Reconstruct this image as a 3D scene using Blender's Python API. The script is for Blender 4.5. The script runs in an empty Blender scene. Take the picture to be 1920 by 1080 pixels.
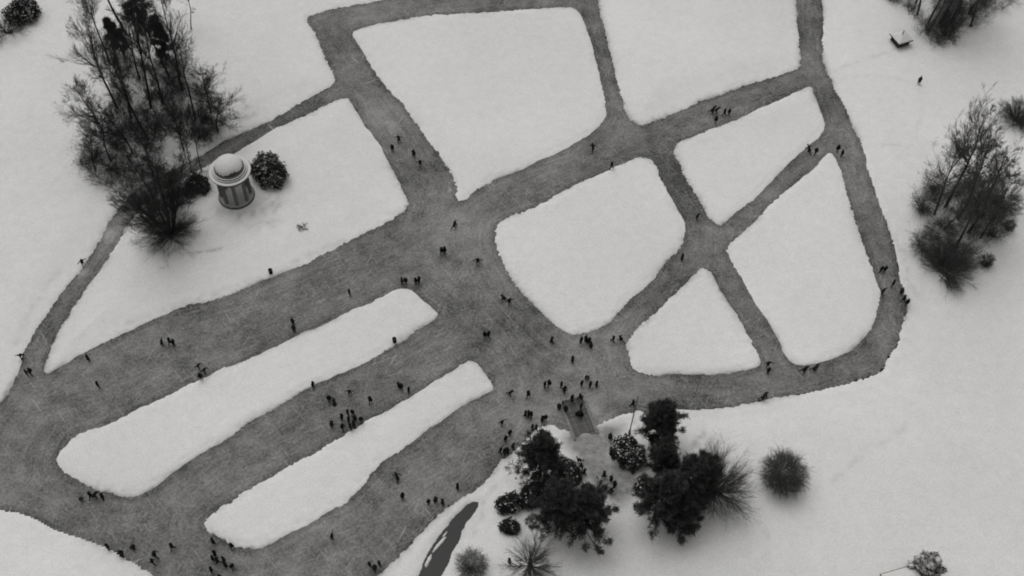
import bpy, bmesh, math, random
import numpy as np
from mathutils import Vector, Matrix, Euler

SC = bpy.context.scene
COL = SC.collection
R = math.radians

# ------------------------------------------------------------------ camera
FPX, CAM_H = 2100.0, 145.0            # focal length in photo pixels (1920 wide), flying height in metres
NADX, NADY = -60.0, 1460.0            # nadir point relative to the photo centre
TILT = math.atan(math.hypot(NADX, NADY) / FPX)
ROLL = math.atan2(-NADX, NADY)
CAM_M = Matrix.Rotation(TILT, 3, 'X') @ Matrix.Rotation(ROLL, 3, 'Z')
cam_d = bpy.data.cameras.new('camera')
cam = bpy.data.objects.new('camera', cam_d)
COL.objects.link(cam)
cam.location = (0, 0, CAM_H)
cam.rotation_euler = CAM_M.to_euler()
cam_d.sensor_width = 36
cam_d.lens = 36 * FPX / 1920
cam_d.clip_start = 1.0
cam_d.clip_end = 20000
SC.camera = cam
SC.render.resolution_x, SC.render.resolution_y = 1024, 576

# ------------------------------------------------------------------ sky, sun, exposure
SUN_EL, SUN_AZ = R(66), R(-35)        # a pale sun behind even cloud, high over the far shore
W = bpy.data.worlds.new('World')
SC.world = W
W.use_nodes = True
nt = W.node_tree
nt.nodes.clear()
sky = nt.nodes.new('ShaderNodeTexSky')
sky.sky_type = 'NISHITA'
sky.sun_disc = False
sky.sun_elevation = SUN_EL
sky.sun_rotation = SUN_AZ
sky.dust_density = 5.0
bw = nt.nodes.new('ShaderNodeRGBToBW')
bg = nt.nodes.new('ShaderNodeBackground')
bg.inputs['Strength'].default_value = 0.10
wo = nt.nodes.new('ShaderNodeOutputWorld')
nt.links.new(sky.outputs[0], bw.inputs[0])
nt.links.new(bw.outputs[0], bg.inputs['Color'])
nt.links.new(bg.outputs[0], wo.inputs['Surface'])
sl = bpy.data.lights.new('sun', 'SUN')
sl.energy = 0.7
sl.angle = R(95)
sl.color = (1.0, 0.985, 0.965)
sun = bpy.data.objects.new('sun', sl)
COL.objects.link(sun)
sun.rotation_euler = Vector((math.sin(SUN_AZ) * math.cos(SUN_EL), math.cos(SUN_AZ) * math.cos(SUN_EL), math.sin(SUN_EL))).to_track_quat('Z', 'Y').to_euler()
SC.view_settings.view_transform = 'Standard'
SC.view_settings.look = 'None'
SC.view_settings.exposure = -0.23
SC.view_settings.gamma = 1.0
SC.view_settings.use_curve_mapping = False
SC.cycles.max_bounces = 6
SC.cycles.diffuse_bounces = 3
SC.cycles.filter_width = 1.9

# ------------------------------------------------------------------ pixel of the photo -> point of the place
def at(px, py, z=0.0):
    d = CAM_M @ Vector(((px - 960) / FPX, -(py - 540) / FPX, -1.0))
    t = (z - CAM_H) / d.z
    return Vector((d.x * t, d.y * t, z))

def atn(pts, z=0.0):
    return np.array([at(x, y, z)[:2] for x, y in pts])

# ------------------------------------------------------------------ numpy helpers
def hash2(ix, iy, seed):
    h = (ix.astype(np.int64) * 374761393 + iy.astype(np.int64) * 668265263 + seed * 974634777) & 0x7fffffff
    h = ((h ^ (h >> 13)) * 1274126177) & 0x7fffffff
    return ((h ^ (h >> 16)) & 0xffff) / 65535.0

def vnoise(x, y, f, seed=0):
    x = x * f + 1000.0; y = y * f + 1000.0
    ix = np.floor(x); iy = np.floor(y)
    fx = x - ix; fy = y - iy
    fx = fx * fx * (3 - 2 * fx); fy = fy * fy * (3 - 2 * fy)
    ix = ix.astype(np.int64); iy = iy.astype(np.int64)
    a = hash2(ix, iy, seed); b = hash2(ix + 1, iy, seed)
    c = hash2(ix, iy + 1, seed); d = hash2(ix + 1, iy + 1, seed)
    return (a + (b - a) * fx) * (1 - fy) + (c + (d - c) * fx) * fy - 0.5

def sstep(a, b, x):
    t = np.clip((x - a) / (b - a), 0, 1)
    return t * t * (3 - 2 * t)

def chaikin(p, n=1):
    p = np.asarray(p, float)
    for _ in range(n):
        q = np.roll(p, -1, axis=0)
        p = np.stack([p * 0.75 + q * 0.25, p * 0.25 + q * 0.75], 1).reshape(-1, 2)
    return p

def sdf(poly, x, y):
    """signed distance, positive inside"""
    sh = x.shape
    x = x.ravel(); y = y.ravel()
    out = np.full(x.shape, 1e9); ins = np.zeros(x.shape, bool)
    P = np.asarray(poly); Q = np.roll(P, -1, axis=0)
    for (ax, ay), (bx, by) in zip(P, Q):
        dx, dy = bx - ax, by - ay
        l2 = dx * dx + dy * dy + 1e-12
        t = np.clip(((x - ax) * dx + (y - ay) * dy) / l2, 0, 1)
        d = (x - ax - t * dx) ** 2 + (y - ay - t * dy) ** 2
        np.minimum(out, d, out=out)
        if abs(dy) > 1e-12:
            c = (ay > y) != (by > y)
            ins ^= c & (x < dx * (y - ay) / dy + ax)
    out = np.sqrt(out)
    return np.where(ins, out, -out).reshape(sh)

# ------------------------------------------------------------------ materials
def mat(name):
    m = bpy.data.materials.new(name)
    m.use_nodes = True
    n = m.node_tree.nodes
    return m, n, m.node_tree.links, n['Principled BSDF']

def g(v, warm=0.012):
    return (v * (1 + warm), v, v * (1 - warm * 1.6), 1)

def plain(name, v, var=0.25, scale=6.0, rough=0.85, spec=0.2, bump=0.0, bscale=20):
    m, n, l, b = mat(name)
    tc = n.new('ShaderNodeTexCoord')
    nz = n.new('ShaderNodeTexNoise'); nz.inputs['Scale'].default_value = scale; nz.inputs['Detail'].default_value = 4
    l.new(tc.outputs['Object'], nz.inputs['Vector'])
    rp = n.new('ShaderNodeValToRGB')
    rp.color_ramp.elements[0].position = 0.3; rp.color_ramp.elements[1].position = 0.7
    rp.color_ramp.elements[0].color = g(v * (1 - var)); rp.color_ramp.elements[1].color = g(v * (1 + var))
    l.new(nz.outputs[0], rp.inputs[0]); l.new(rp.outputs[0], b.inputs['Base Color'])
    b.inputs['Roughness'].default_value = rough
    b.inputs['Specular IOR Level'].default_value = spec
    if bump:
        n2 = n.new('ShaderNodeTexNoise'); n2.inputs['Scale'].default_value = bscale
        bp = n.new('ShaderNodeBump'); bp.inputs['Strength'].default_value = bump; bp.inputs['Distance'].default_value = 0.05
        l.new(tc.outputs['Object'], n2.inputs['Vector']); l.new(n2.outputs[0], bp.inputs['Height']); l.new(bp.outputs[0], b.inputs['Normal'])
    return m

def math_node(n, l, op, a, b=None, clamp=False):
    k = n.new('ShaderNodeMath'); k.operation = op; k.use_clamp = clamp
    for i, v in enumerate((a, b)):
        if v is None: continue
        if isinstance(v, (int, float)): k.inputs[i].default_value = v
        else: l.new(v, k.inputs[i])
    return k.outputs[0]

def noise_node(n, l, vec, scale, detail=3, rough=0.55):
    k = n.new('ShaderNodeTexNoise')
    k.inputs['Scale'].default_value = scale; k.inputs['Detail'].default_value = detail; k.inputs['Roughness'].default_value = rough
    l.new(vec, k.inputs['Vector'])
    return k.outputs[0]

def snow_material():
    m, n, l, b = mat('snow')
    geo = n.new('ShaderNodeNewGeometry'); pos = geo.outputs['Position']
    big = noise_node(n, l, pos, 0.035, 3)
    mid = noise_node(n, l, pos, 0.7, 4, 0.6)
    fine = noise_node(n, l, pos, 4.0, 3, 0.7)
    s1 = math_node(n, l, 'MULTIPLY', big, 0.22)
    s2 = math_node(n, l, 'MULTIPLY', mid, 0.14)
    s3 = math_node(n, l, 'MULTIPLY', fine, 0.40)
    s = math_node(n, l, 'ADD', math_node(n, l, 'ADD', s1, s2), s3)
    val = math_node(n, l, 'ADD', s, 0.43)
    at_ = n.new('ShaderNodeAttribute'); at_.attribute_name = 'trample'
    # trodden snow: greyer, with scuffed patches
    scuff = noise_node(n, l, pos, 1.3, 5, 0.7)
    tr = math_node(n, l, 'MULTIPLY', at_.outputs['Fac'], math_node(n, l, 'MULTIPLY_ADD', scuff, 1.0), True)
    k = tr.node.inputs[1].links[0].from_node; k.inputs[2].default_value = 0.42
    mx = n.new('ShaderNodeMix'); mx.data_type = 'FLOAT'
    l.new(tr, mx.inputs[0]); l.new(val, mx.inputs[2]); mx.inputs[3].default_value = 0.22
    cb = n.new('ShaderNodeCombineColor')
    l.new(math_node(n, l, 'MULTIPLY', mx.outputs[0], 1.008), cb.inputs[0]); l.new(mx.outputs[0], cb.inputs[1])
    l.new(math_node(n, l, 'MULTIPLY', mx.outputs[0], 0.985), cb.inputs[2])
    l.new(cb.outputs[0], b.inputs['Base Color'])
    b.inputs['Roughness'].default_value = 0.9
    b.inputs['Specular IOR Level'].default_value = 0.1
    bp = n.new('ShaderNodeBump'); bp.inputs['Strength'].default_value = 0.35; bp.inputs['Distance'].default_value = 0.12
    l.new(math_node(n, l, 'ADD', mid, fine), bp.inputs['Height']); l.new(bp.outputs[0], b.inputs['Normal'])
    return m

def ice_material():
    m, n, l, b = mat('swept_ice')
    geo = n.new('ShaderNodeNewGeometry'); pos = geo.outputs['Position']
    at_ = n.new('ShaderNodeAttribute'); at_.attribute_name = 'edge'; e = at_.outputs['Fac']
    ad = n.new('ShaderNodeAttribute'); ad.attribute_name = 'dust'; du = ad.outputs['Fac']
    big = noise_node(n, l, pos, 0.06, 4, 0.6)
    med = noise_node(n, l, pos, 0.38, 6, 0.7)
    fine = noise_node(n, l, pos, 2.6, 6, 0.8)
    # broom and plough streaks that follow the sides of the lanes
    warp = noise_node(n, l, pos, 0.16, 2)
    cx = n.new('ShaderNodeCombineXYZ')
    ew = math_node(n, l, 'ADD', math_node(n, l, 'MULTIPLY', e, 1.6), math_node(n, l, 'MULTIPLY', warp, 3.0))
    sep = n.new('ShaderNodeSeparateXYZ'); l.new(pos, sep.inputs[0])
    l.new(ew, cx.inputs[0]); l.new(math_node(n, l, 'MULTIPLY', sep.outputs[0], 0.10), cx.inputs[1]); l.new(math_node(n, l, 'MULTIPLY', sep.outputs[1], 0.10), cx.inputs[2])
    stk = noise_node(n, l, cx.outputs[0], 1.6, 4, 0.7)
    # skate scratches: short thin pale strokes at many angles
    scr = None
    for ang, sc_ in ((0.45, 1.0), (1.25, 1.15), (2.3, .9)):
        mp = n.new('ShaderNodeMapping'); mp.inputs['Rotation'].default_value = (0, 0, ang); mp.vector_type = 'TEXTURE'; mp.inputs['Scale'].default_value = (4.5 / sc_, .24 / sc_, 1)
        l.new(pos, mp.inputs['Vector'])
        q = noise_node(n, l, mp.outputs[0], 1.0, 2, 0.5)
        q = math_node(n, l, 'MULTIPLY', math_node(n, l, 'SUBTRACT', q, 0.60, True), 1.25)
        scr = q if scr is None else math_node(n, l, 'ADD', scr, q)
    def c(o, k):  # centred contribution
        return math_node(n, l, 'MULTIPLY', math_node(n, l, 'SUBTRACT', o, 0.5), k)
    s = c(big, 0.44)
    for o, k in ((med, 0.33), (fine, 0.58), (stk, 0.21)):
        s = math_node(n, l, 'ADD', s, c(o, k))
    scr = math_node(n, l, 'MULTIPLY', scr, math_node(n, l, 'MULTIPLY', math_node(n, l, 'SUBTRACT', noise_node(n, l, pos, 0.13, 3, .6), 0.38, True), 4.0))
    s = math_node(n, l, 'ADD', s, scr)
    s = math_node(n, l, 'ADD', s, math_node(n, l, 'MULTIPLY', du, 0.20))
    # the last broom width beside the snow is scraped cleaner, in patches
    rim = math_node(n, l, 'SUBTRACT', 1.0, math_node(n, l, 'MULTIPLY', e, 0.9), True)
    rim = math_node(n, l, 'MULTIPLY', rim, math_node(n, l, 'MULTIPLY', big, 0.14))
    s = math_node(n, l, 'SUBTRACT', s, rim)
    # crumbs of snow kicked off the banks
    cr = noise_node(n, l, pos, 3.3, 3, 0.7)
    cr = math_node(n, l, 'MULTIPLY', math_node(n, l, 'SUBTRACT', cr, 0.55, True), math_node(n, l, 'SUBTRACT', 1.0, math_node(n, l, 'MULTIPLY', e, 1.1), True))
    s = math_node(n, l, 'ADD', s, math_node(n, l, 'MULTIPLY', cr, 1.6))
    val = math_node(n, l, 'MAXIMUM', math_node(n, l, 'ADD', s, 0.164), 0.05)
    cb = n.new('ShaderNodeCombineColor')
    l.new(math_node(n, l, 'MULTIPLY', val, 1.015), cb.inputs[0]); l.new(val, cb.inputs[1]); l.new(math_node(n, l, 'MULTIPLY', val, 0.98), cb.inputs[2])
    l.new(cb.outputs[0], b.inputs['Base Color'])
    b.inputs['Roughness'].default_value = 0.55
    b.inputs['Specular IOR Level'].default_value = 0.22
    bp = n.new('ShaderNodeBump'); bp.inputs['Strength'].default_value = 0.25; bp.inputs['Distance'].default_value = 0.04
    l.new(math_node(n, l, 'ADD', fine, stk), bp.inputs['Height']); l.new(bp.outputs[0], b.inputs['Normal'])
    return m

M_SNOW = snow_material()
M_ICE = ice_material()
M_SNOWCAP = plain('settled_snow', 0.72, 0.05, 3.0, 0.9, 0.1, 0.3, 8)
M_BARK = plain('bark', 0.038, 0.35, 5.0, 0.95, 0.1)
M_TWIG = plain('twigs', 0.048, 0.3, 3.0, 0.95, 0.1)
M_BARK2 = plain('grey_bark', 0.062, 0.3, 5.0, 0.95, 0.1)
M_TWIG2 = plain('grey_twigs', 0.095, 0.3, 3.0, 0.95, 0.1)
M_NEEDLE = plain('pine_needles', 0.06, 0.6, 1.3, 0.8, 0.25)
M_LEAF = plain('evergreen_leaves', 0.045, 0.45, 2.0, 0.75, 0.3)
M_STONE = plain('temple_stone', 0.15, 0.2, 3.0, 0.85, 0.2, 0.2, 12)
M_STONE_L = plain('pale_stone', 0.44, 0.12, 3.0, 0.85, 0.2)
M_LEAD = plain('dark_dome_metal', 0.05, 0.3, 2.0, 0.6, 0.4)
M_WOOD = plain('weathered_planks', 0.085, 0.35, 4.0, 0.85, 0.15)
M_WOOD_D = plain('dark_timber', 0.035, 0.3, 4.0, 0.85, 0.15)
M_METAL = plain('painted_pole', 0.09, 0.2, 4.0, 0.5, 0.4)
M_WATER, _n, _l, _b = mat('open_water')
_b.inputs['Base Color'].default_value = g(0.022); _b.inputs['Roughness'].default_value = 0.2; _b.inputs['Specular IOR Level'].default_value = 0.2
_tc = _n.new('ShaderNodeTexCoord'); _nz = _n.new('ShaderNodeTexNoise'); _nz.inputs['Scale'].default_value = 1.5
_bp = _n.new('ShaderNodeBump'); _bp.inputs['Strength'].default_value = 0.15
_l.new(_tc.outputs['Object'], _nz.inputs['Vector']); _l.new(_nz.outputs[0], _bp.inputs['Height']); _l.new(_bp.outputs[0], _b.inputs['Normal'])
M_CLOTH = [plain('coat_cloth_%d' % i, v, 0.3, 8.0, 0.95, 0.1) for i, v in enumerate((0.012, 0.016, 0.021, 0.028, 0.038))]
M_FACE = plain('face', 0.20, 0.1, 8.0, 0.7, 0.2)

# ------------------------------------------------------------------ object helpers
def mesh_np(name, V, F, mats, attrs=None, smooth=True):
    """V (n,3); F (m,k) all of one size or list of arrays"""
    Fs = F if isinstance(F, list) else [F]
    me = bpy.data.meshes.new(name)
    V = np.asarray(V, np.float32)
    me.vertices.add(len(V)); me.vertices.foreach_set('co', V.ravel())
    loops = np.concatenate([f.ravel() for f in Fs]).astype(np.int32)
    sizes = np.concatenate([np.full(len(f), f.shape[1]) for f in Fs])
    starts = np.concatenate([[0], np.cumsum(sizes)[:-1]]).astype(np.int32)
    me.loops.add(len(loops)); me.loops.foreach_set('vertex_index', loops)
    me.polygons.add(len(sizes)); me.polygons.foreach_set('loop_start', starts)
    me.update(calc_edges=True)
    if smooth: me.polygons.foreach_set('use_smooth', np.ones(len(sizes), bool))
    for m in (mats if isinstance(mats, (list, tuple)) else [mats]): me.materials.append(m)
    for k, v in (attrs or {}).items():
        a = me.attributes.new(k, 'FLOAT', 'POINT'); a.data.foreach_set('value', np.asarray(v, np.float32))
    return me

def link(name, data, parent=None, loc=None, rotz=0.0, scale=None):
    o = bpy.data.objects.new(name, data)
    COL.objects.link(o)
    if parent is not None: o.parent = parent
    if loc is not None: o.location = loc
    if rotz: o.rotation_euler = (0, 0, rotz)
    if scale is not None: o.scale = (scale,) * 3 if isinstance(scale, (int, float)) else scale
    return o

def tag(o, label=None, cat=None, group=None, kind=None):
    if label: o['label'] = label
    if cat: o['category'] = cat
    if group: o['group'] = group
    if kind: o['kind'] = kind
    return o

def bm_mesh(name, bm, mats, smooth=False):
    me = bpy.data.meshes.new(name)
    bmesh.ops.recalc_face_normals(bm, faces=bm.faces)
    bm.to_mesh(me); bm.free()
    for m in (mats if isinstance(mats, (list, tuple)) else [mats]): me.materials.append(m)
    if smooth: me.polygons.foreach_set('use_smooth', np.ones(len(me.polygons), bool))
    return me

def box_bm(bm, cx, cy, cz, sx, sy, sz, rz=0.0, bevel=0.0):
    m = Matrix.Translation((cx, cy, cz)) @ Matrix.Rotation(rz, 4, 'Z') @ Matrix.Diagonal((sx, sy, sz, 1))
    r = bmesh.ops.create_cube(bm, size=1.0, matrix=m)
    if bevel:
        es = list({e for v in r['verts'] for e in v.link_edges})
        bmesh.ops.bevel(bm, geom=es, offset=bevel, segments=1, affect='EDGES')
    return r

def lathe(name, prof, mats, seg=32, smooth=True, cap=True):
    """prof: list of (r, z)"""
    a = np.linspace(0, 2 * np.pi, seg, endpoint=False)
    V = np.concatenate([np.stack([r * np.cos(a), r * np.sin(a), np.full(seg, z)], 1) for r, z in prof])
    F = []
    for i in range(len(prof) - 1):
        j = np.arange(seg); k = (j + 1) % seg
        F.append(np.stack([i * seg + j, i * seg + k, (i + 1) * seg + k, (i + 1) * seg + j], 1))
    Fl = [np.concatenate(F)]
    if cap:
        Fl.append(np.arange(seg)[::-1][None, :]); Fl.append((np.arange(seg) + (len(prof) - 1) * seg)[None, :])
    me = mesh_np(name, V, Fl, mats, smooth=False)
    if smooth:
        me.polygons.foreach_set('use_smooth', np.ones(len(me.polygons), bool))
        me.set_sharp_from_angle(angle=R(35))
    return me

# ------------------------------------------------------------------ outlines of the place (photo pixels, unprojected onto the lake)
OUTER = [(572,32),(590,27),(617,18),(660,9),(707,2),(727,-3),(900,-14),(1078,-14),(1084,-58),(1116,-58),(1120,0),(1137,67),(1153,133),(1167,187),(1176,214),(1186,228),(1207,235),
 (1240,222),(1280,204),(1327,185),(1377,167),(1430,150),(1477,135),(1500,127),(1500,110),(1496,83),(1493,0),(1492,-58),(1538,-58),(1540,0),(1545,83),(1542,110),(1548,133),(1563,160),(1580,193),
 (1600,240),(1620,287),(1630,327),(1643,360),(1660,410),(1680,470),(1687,520),(1703,560),(1698,587),(1693,620),(1667,673),(1650,702),(1613,710),(1580,722),(1527,737),(1447,748),(1370,763),
 (1307,770),(1280,770),(1245,772),(1215,777),(1203,771),(1189,772),(1165,781),(1140,791),(1114,801),(1072,809),(1058,808),(1040,800),(1020,798),(1004,804),(990,820),(970,840),(948,858),(933,870),(923,887),(897,917),
 (853,943),(820,970),(780,1010),(757,1037),(710,1080),(655,1130),(340,1130),(283,1080),(233,1043),(167,1013),(110,1002),(70,975),(40,960),(0,957),(-55,950),(-60,860),(-35,800),
 (8,748),(33,700),(43,667),(70,610),(98,570),(127,533),(160,493),(192,437),(213,403),(232,378),(262,350),(320,318),(393,283),(433,258),(500,230),(550,200),(610,168),(626,158),(628,147),(607,100),(593,67)]
ISL = {
 'temple': [(78,704),(87,670),(110,620),(147,557),(182,517),(217,457),(245,418),(267,385),(300,362),(335,338),(390,310),(447,285),(500,250),(567,218),(615,194),(650,182),(660,193),(677,227),(703,257),(723,290),(737,320),(755,360),(770,388),(740,410),(707,427),(640,459),(590,487),(520,517),(473,535),(400,563),(340,578),(297,597),(260,613),(193,645),(160,660),(97,700)],
 'quad': [(660,67),(663,57),(717,43),(790,30),(857,25),(957,20),(1067,12),(1087,20),(1100,50),(1113,97),(1127,147),(1137,200),(1137,220),(1120,245),(1073,273),(1007,305),(960,325),(913,343),(888,363),(870,377),(857,375),(850,333),(837,310),(800,260),(780,230),(750,190),(720,160),(690,117),(673,87)],
 'centre': [(930,427),(943,413),(993,392),(1053,362),(1073,350),(1133,323),(1187,297),(1207,293),(1227,303),(1240,333),(1253,360),(1267,387),(1284,412),(1287,437),(1278,466),(1253,493),(1207,540),(1173,573),(1140,607),(1113,623),(1083,630),(1057,623),(1040,610),(1007,580),(973,547),(957,517),(937,487),(930,453)],
 'four': [(1262,285),(1268,270),(1280,262),(1323,247),(1397,217),(1447,193),(1510,165),(1522,162),(1525,177),(1537,207),(1548,240),(1527,267),(1487,300),(1457,330),(1427,360),(1410,375),(1377,403),(1357,422),(1343,423),(1330,410),(1313,380),(1290,343),(1280,323),(1268,300)],
 'right': [(1553,287),(1563,290),(1573,310),(1583,347),(1603,407),(1613,440),(1630,483),(1643,527),(1652,557),(1647,587),(1630,623),(1607,653),(1580,667),(1533,680),(1500,687),(1480,680),(1470,663),(1453,627),(1427,587),(1410,557),(1390,520),(1370,487),(1362,467),(1377,450),(1413,420),(1443,383),(1470,360),(1497,340),(1527,317),(1543,295)],
 'triangle': [(1323,503),(1313,503),(1300,520),(1280,537),(1240,577),(1207,603),(1177,633),(1172,650),(1177,677),(1190,700),(1223,703),(1313,703),(1363,700),(1390,695),(1427,690),(1427,673),(1413,650),(1390,607),(1370,573),(1350,540),(1337,513)],
 'strip_upper': [(768,542),(750,540),(733,547),(703,563),(667,577),(633,594),(600,610),(523,647),(493,660),(450,680),(400,700),(353,722),(300,747),(240,777),(193,797),(140,817),(117,837),(103,860),(110,880),(143,900),(173,917),(213,927),(243,935),(267,930),(293,913),(317,893),(343,872),(383,847),(427,823),(460,797),(500,773),(540,750),(580,727),(640,702),(673,687),(723,657),(773,627),(813,603),(825,590),(817,580),(790,563),(777,550)],
 'strip_lower': [(893,678),(873,677),(840,700),(803,721),(757,750),(717,773),(673,800),(640,818),(593,847),(547,870),(500,900),(460,923),(420,950),(383,977),(383,990),(400,1005),(433,1020),(467,1033),(500,1025),(547,1000),(587,980),(620,955),(640,947),(683,910),(707,877),(740,850),(780,823),(827,790),(873,757),(907,740),(927,730),(923,718),(907,693)],
}
STREAM = [(893,940),(880,944),(867,953),(847,973),(830,1000),(810,1022),(803,1040),(790,1070),(775,1105),(765,1128),(806,1128),(822,1080),(837,1057),(845,1037),(857,1017),(870,983),(887,960),(895,945)]
PLAZA = [(1062,812),(1114,803),(1150,790),(1172,798),(1158,826),(1142,850),(1150,872),(1185,884),(1205,905),(1190,935),(1150,950),(1118,915),(1085,872),(1068,842)]
outer_m = chaikin(atn(OUTER), 1)
isl_m = {k: chaikin(atn(v), 1) for k, v in ISL.items()}
stream_m = chaikin(atn(STREAM, 0.3), 1)
plaza_m = chaikin(atn(PLAZA, 0.4), 1)
cs = atn([(-70, -75), (1990, -75), (-70, 1150), (1990, 1150)])
BX0, BX1 = math.floor(cs[:, 0].min()), math.ceil(cs[:, 0].max())
BY0, BY1 = math.floor(cs[:, 1].min()) - 4, math.ceil(cs[:, 1].max()) + 2
LAND_Z = 0.55

def ragged(x, y, seed):
    k = np.clip(0.75 + 1.6 * vnoise(x, y, 0.11, seed + 4), 0.15, 1.6)
    k = k * 0.62
    return 0.4 * vnoise(x, y, 0.28, seed) + 0.22 * vnoise(x, y, 0.9, seed + 1) + k * (0.34 * vnoise(x, y, 1.9, seed + 2) + 0.50 * vnoise(x, y, 3.4, seed + 3))

def snow_h(sd, x, y, land, seed):
    """height of the snow above the ice at distance sd inside its edge"""
    h = 0.10 * sstep(0, 0.4, sd) + 0.09 * sstep(.3, 1.5, sd)
    h = h + 0.16 * vnoise(x, y, 0.9, seed + 5) * np.exp(-((sd - 0.8) / 0.6) ** 2)
    h = h + sstep(1.0, 4.0, sd) * (0.07 * vnoise(x, y, 0.12, seed + 6) + 0.03 * vnoise(x, y, 0.6, seed + 7))
    if land: h = h + (LAND_Z - 0.18) * sstep(1.0, 6.0, sd)
    return np.where(sd < 0, np.maximum(sd * 0.5, -0.2), h)

def trample_at(x, y):
    s = sdf(plaza_m, x, y)
    t = sstep(-1.6, 1.2, s + 1.2 * vnoise(x, y, 0.5, 77)) * 0.95
    near = np.zeros(len(x))
    for pts, w, a in TRACKS:
        P = atn(pts, 0.5)
        lo, hi = P.min(0) - 3, P.max(0) + 3
        k = np.nonzero((x > lo[0]) & (x < hi[0]) & (y > lo[1]) & (y < hi[1]))[0]
        xx = x[k] + 0.5 * vnoise(x[k], y[k], 0.35, 31); yy = y[k] + 0.5 * vnoise(x[k], y[k], 0.35, 32)
        d = np.full(len(k), 1e9)
        for (ax, ay), (bx, by) in zip(P[:-1], P[1:]):
            dx, dy = bx - ax, by - ay
            u = np.clip(((xx - ax) * dx + (yy - ay) * dy) / (dx * dx + dy * dy), 0, 1)
            d = np.minimum(d, np.hypot(xx - ax - u * dx, yy - ay - u * dy))
        near[k] = np.maximum(near[k], a * np.exp(-(d / w) ** 2) * np.clip(0.6 + 1.5 * vnoise(x[k], y[k], 1.4, 33), 0, 1.4))
    return np.maximum(t, near)

# trodden lines and scuffed patches in the snow
TRACKS = [
 ([(1548, 137), (1590, 122), (1640, 106), (1675, 92)], .5, .16), ([(1545, 150), (1640, 142), (1720, 152)], .45, .10),
 ([(1640, 272), (1720, 276), (1800, 272)], .5, .18), ([(1692, 470), (1702, 520), (1722, 552)], .6, .25), ([(1652, 400), (1676, 440), (1692, 490)], .5, .18),
 ([(1165, 882), (1200, 880), (1245, 872), (1320, 815)], .8, .35), ([(1165, 890), (1190, 905), (1230, 1000)], .7, .22), ([(1150, 930), (1130, 1000), (1090, 1050)], .7, .20),
 ([(410, 396), (450, 404), (490, 398), (515, 376), (505, 350)], 1.3, .35), ([(440, 400), (450, 425), (510, 420)], 1.0, .22), ([(515, 345), (522, 385), (500, 420)], .5, .3),
 ([(362, 473), (415, 467)], .35, .4), ([(455, 190), (470, 215), (452, 220)], 1.0, .3), ([(230, 608), (330, 570), (430, 542), (520, 505), (640, 448)], .8, .20),
 ([(1200, 785), (1150, 800), (1110, 812)], 1.6, .35), ([(1410, 955), (1440, 1005)], .5, .18), ([(1560, 900), (1620, 850), (1700, 800)], .5, .15),
 ([(30, 640), (60, 570), (110, 505)], .6, .2), ([(935, 905), (905, 930), (900, 975), (880, 1000)], .6, .25), ([(1000, 812), (985, 850), (950, 900)], .8, .2), ([(1722, 157), (1728, 193), (1718, 260)], .4, .10)]

def thin_snow(sd, x, y, seed):
    """broomed-out skim of snow along parts of an edge, with ice showing through"""
    m = np.clip(0.35 + 2.2 * vnoise(x, y, 0.13, seed + 60), 0, 1)
    return m * np.exp(-np.maximum(sd, 0) / 0.42) * np.clip(0.8 + 0.8 * vnoise(x, y, 1.7, seed + 61), 0, 1.2)

def land_fields(x, y):
    sd = -sdf(outer_m, x, y) + ragged(x, y, 11)
    ss = -sdf(stream_m, x, y) + 0.5 * ragged(x, y, 14)
    sd = np.minimum(sd, ss)
    h = snow_h(sd, x, y, True, 20)
    h = np.maximum(h, np.where(sd > -.2, (.37 + .06 * vnoise(x, y, 1.2, 3)) * sstep(-0.3, 0.9, sdf(plaza_m, x, y) + 1.3 * vnoise(x, y, .7, 8) + .5 * vnoise(x, y, 2.0, 9)), -1))
    edge = np.minimum(np.minimum(x - BX0, BX1 - x), np.minimum(y - BY0, BY1 - y))
    k = sstep(0.0, 3.0, edge)
    return LAND_Z * (1 - k) + h * k, sd

def isl_fields(key, x, y):
    seed = 40 + 7 * list(ISL).index(key)
    sd = sdf(isl_m[key], x, y) + ragged(x, y, seed)
    return snow_h(sd, x, y, key == 'temple', seed), sd

def ground_z(x, y):
    X, Y = np.array([x]), np.array([y])
    if sdf(outer_m, X, Y)[0] < 0:
        return max(0.0, float(land_fields(X, Y)[0][0]))
    for k, p in isl_m.items():
        if sdf(p, X, Y)[0] > 0: return max(0.0, float(isl_fields(k, X, Y)[0][0]))
    return 0.0

def spot(px, py):
    p = at(px, py)
    for _ in range(2): p = at(px, py, ground_z(p.x, p.y))
    return p

def grid(x0, x1, y0, y1, step):
    nx = int(round((x1 - x0) / step)) + 1; ny = int(round((y1 - y0) / step)) + 1
    X, Y = np.meshgrid(np.linspace(x0, x1, nx), np.linspace(y0, y1, ny))
    i = np.arange(nx * ny).reshape(ny, nx)
    F = np.stack([i[:-1, :-1], i[:-1, 1:], i[1:, 1:], i[1:, :-1]], -1).reshape(-1, 4)
    return X.ravel(), Y.ravel(), F

def sheet(name, X, Y, Z, F, keep, mats, attrs):
    fk = F[keep[F].any(1)]
    used = np.unique(fk); rm = np.zeros(len(X), np.int64); rm[used] = np.arange(len(used))
    V = np.stack([X, Y, Z], 1)[used]
    return mesh_np(name, V, rm[fk], mats, {k: v[used] for k, v in attrs.items()})

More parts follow.
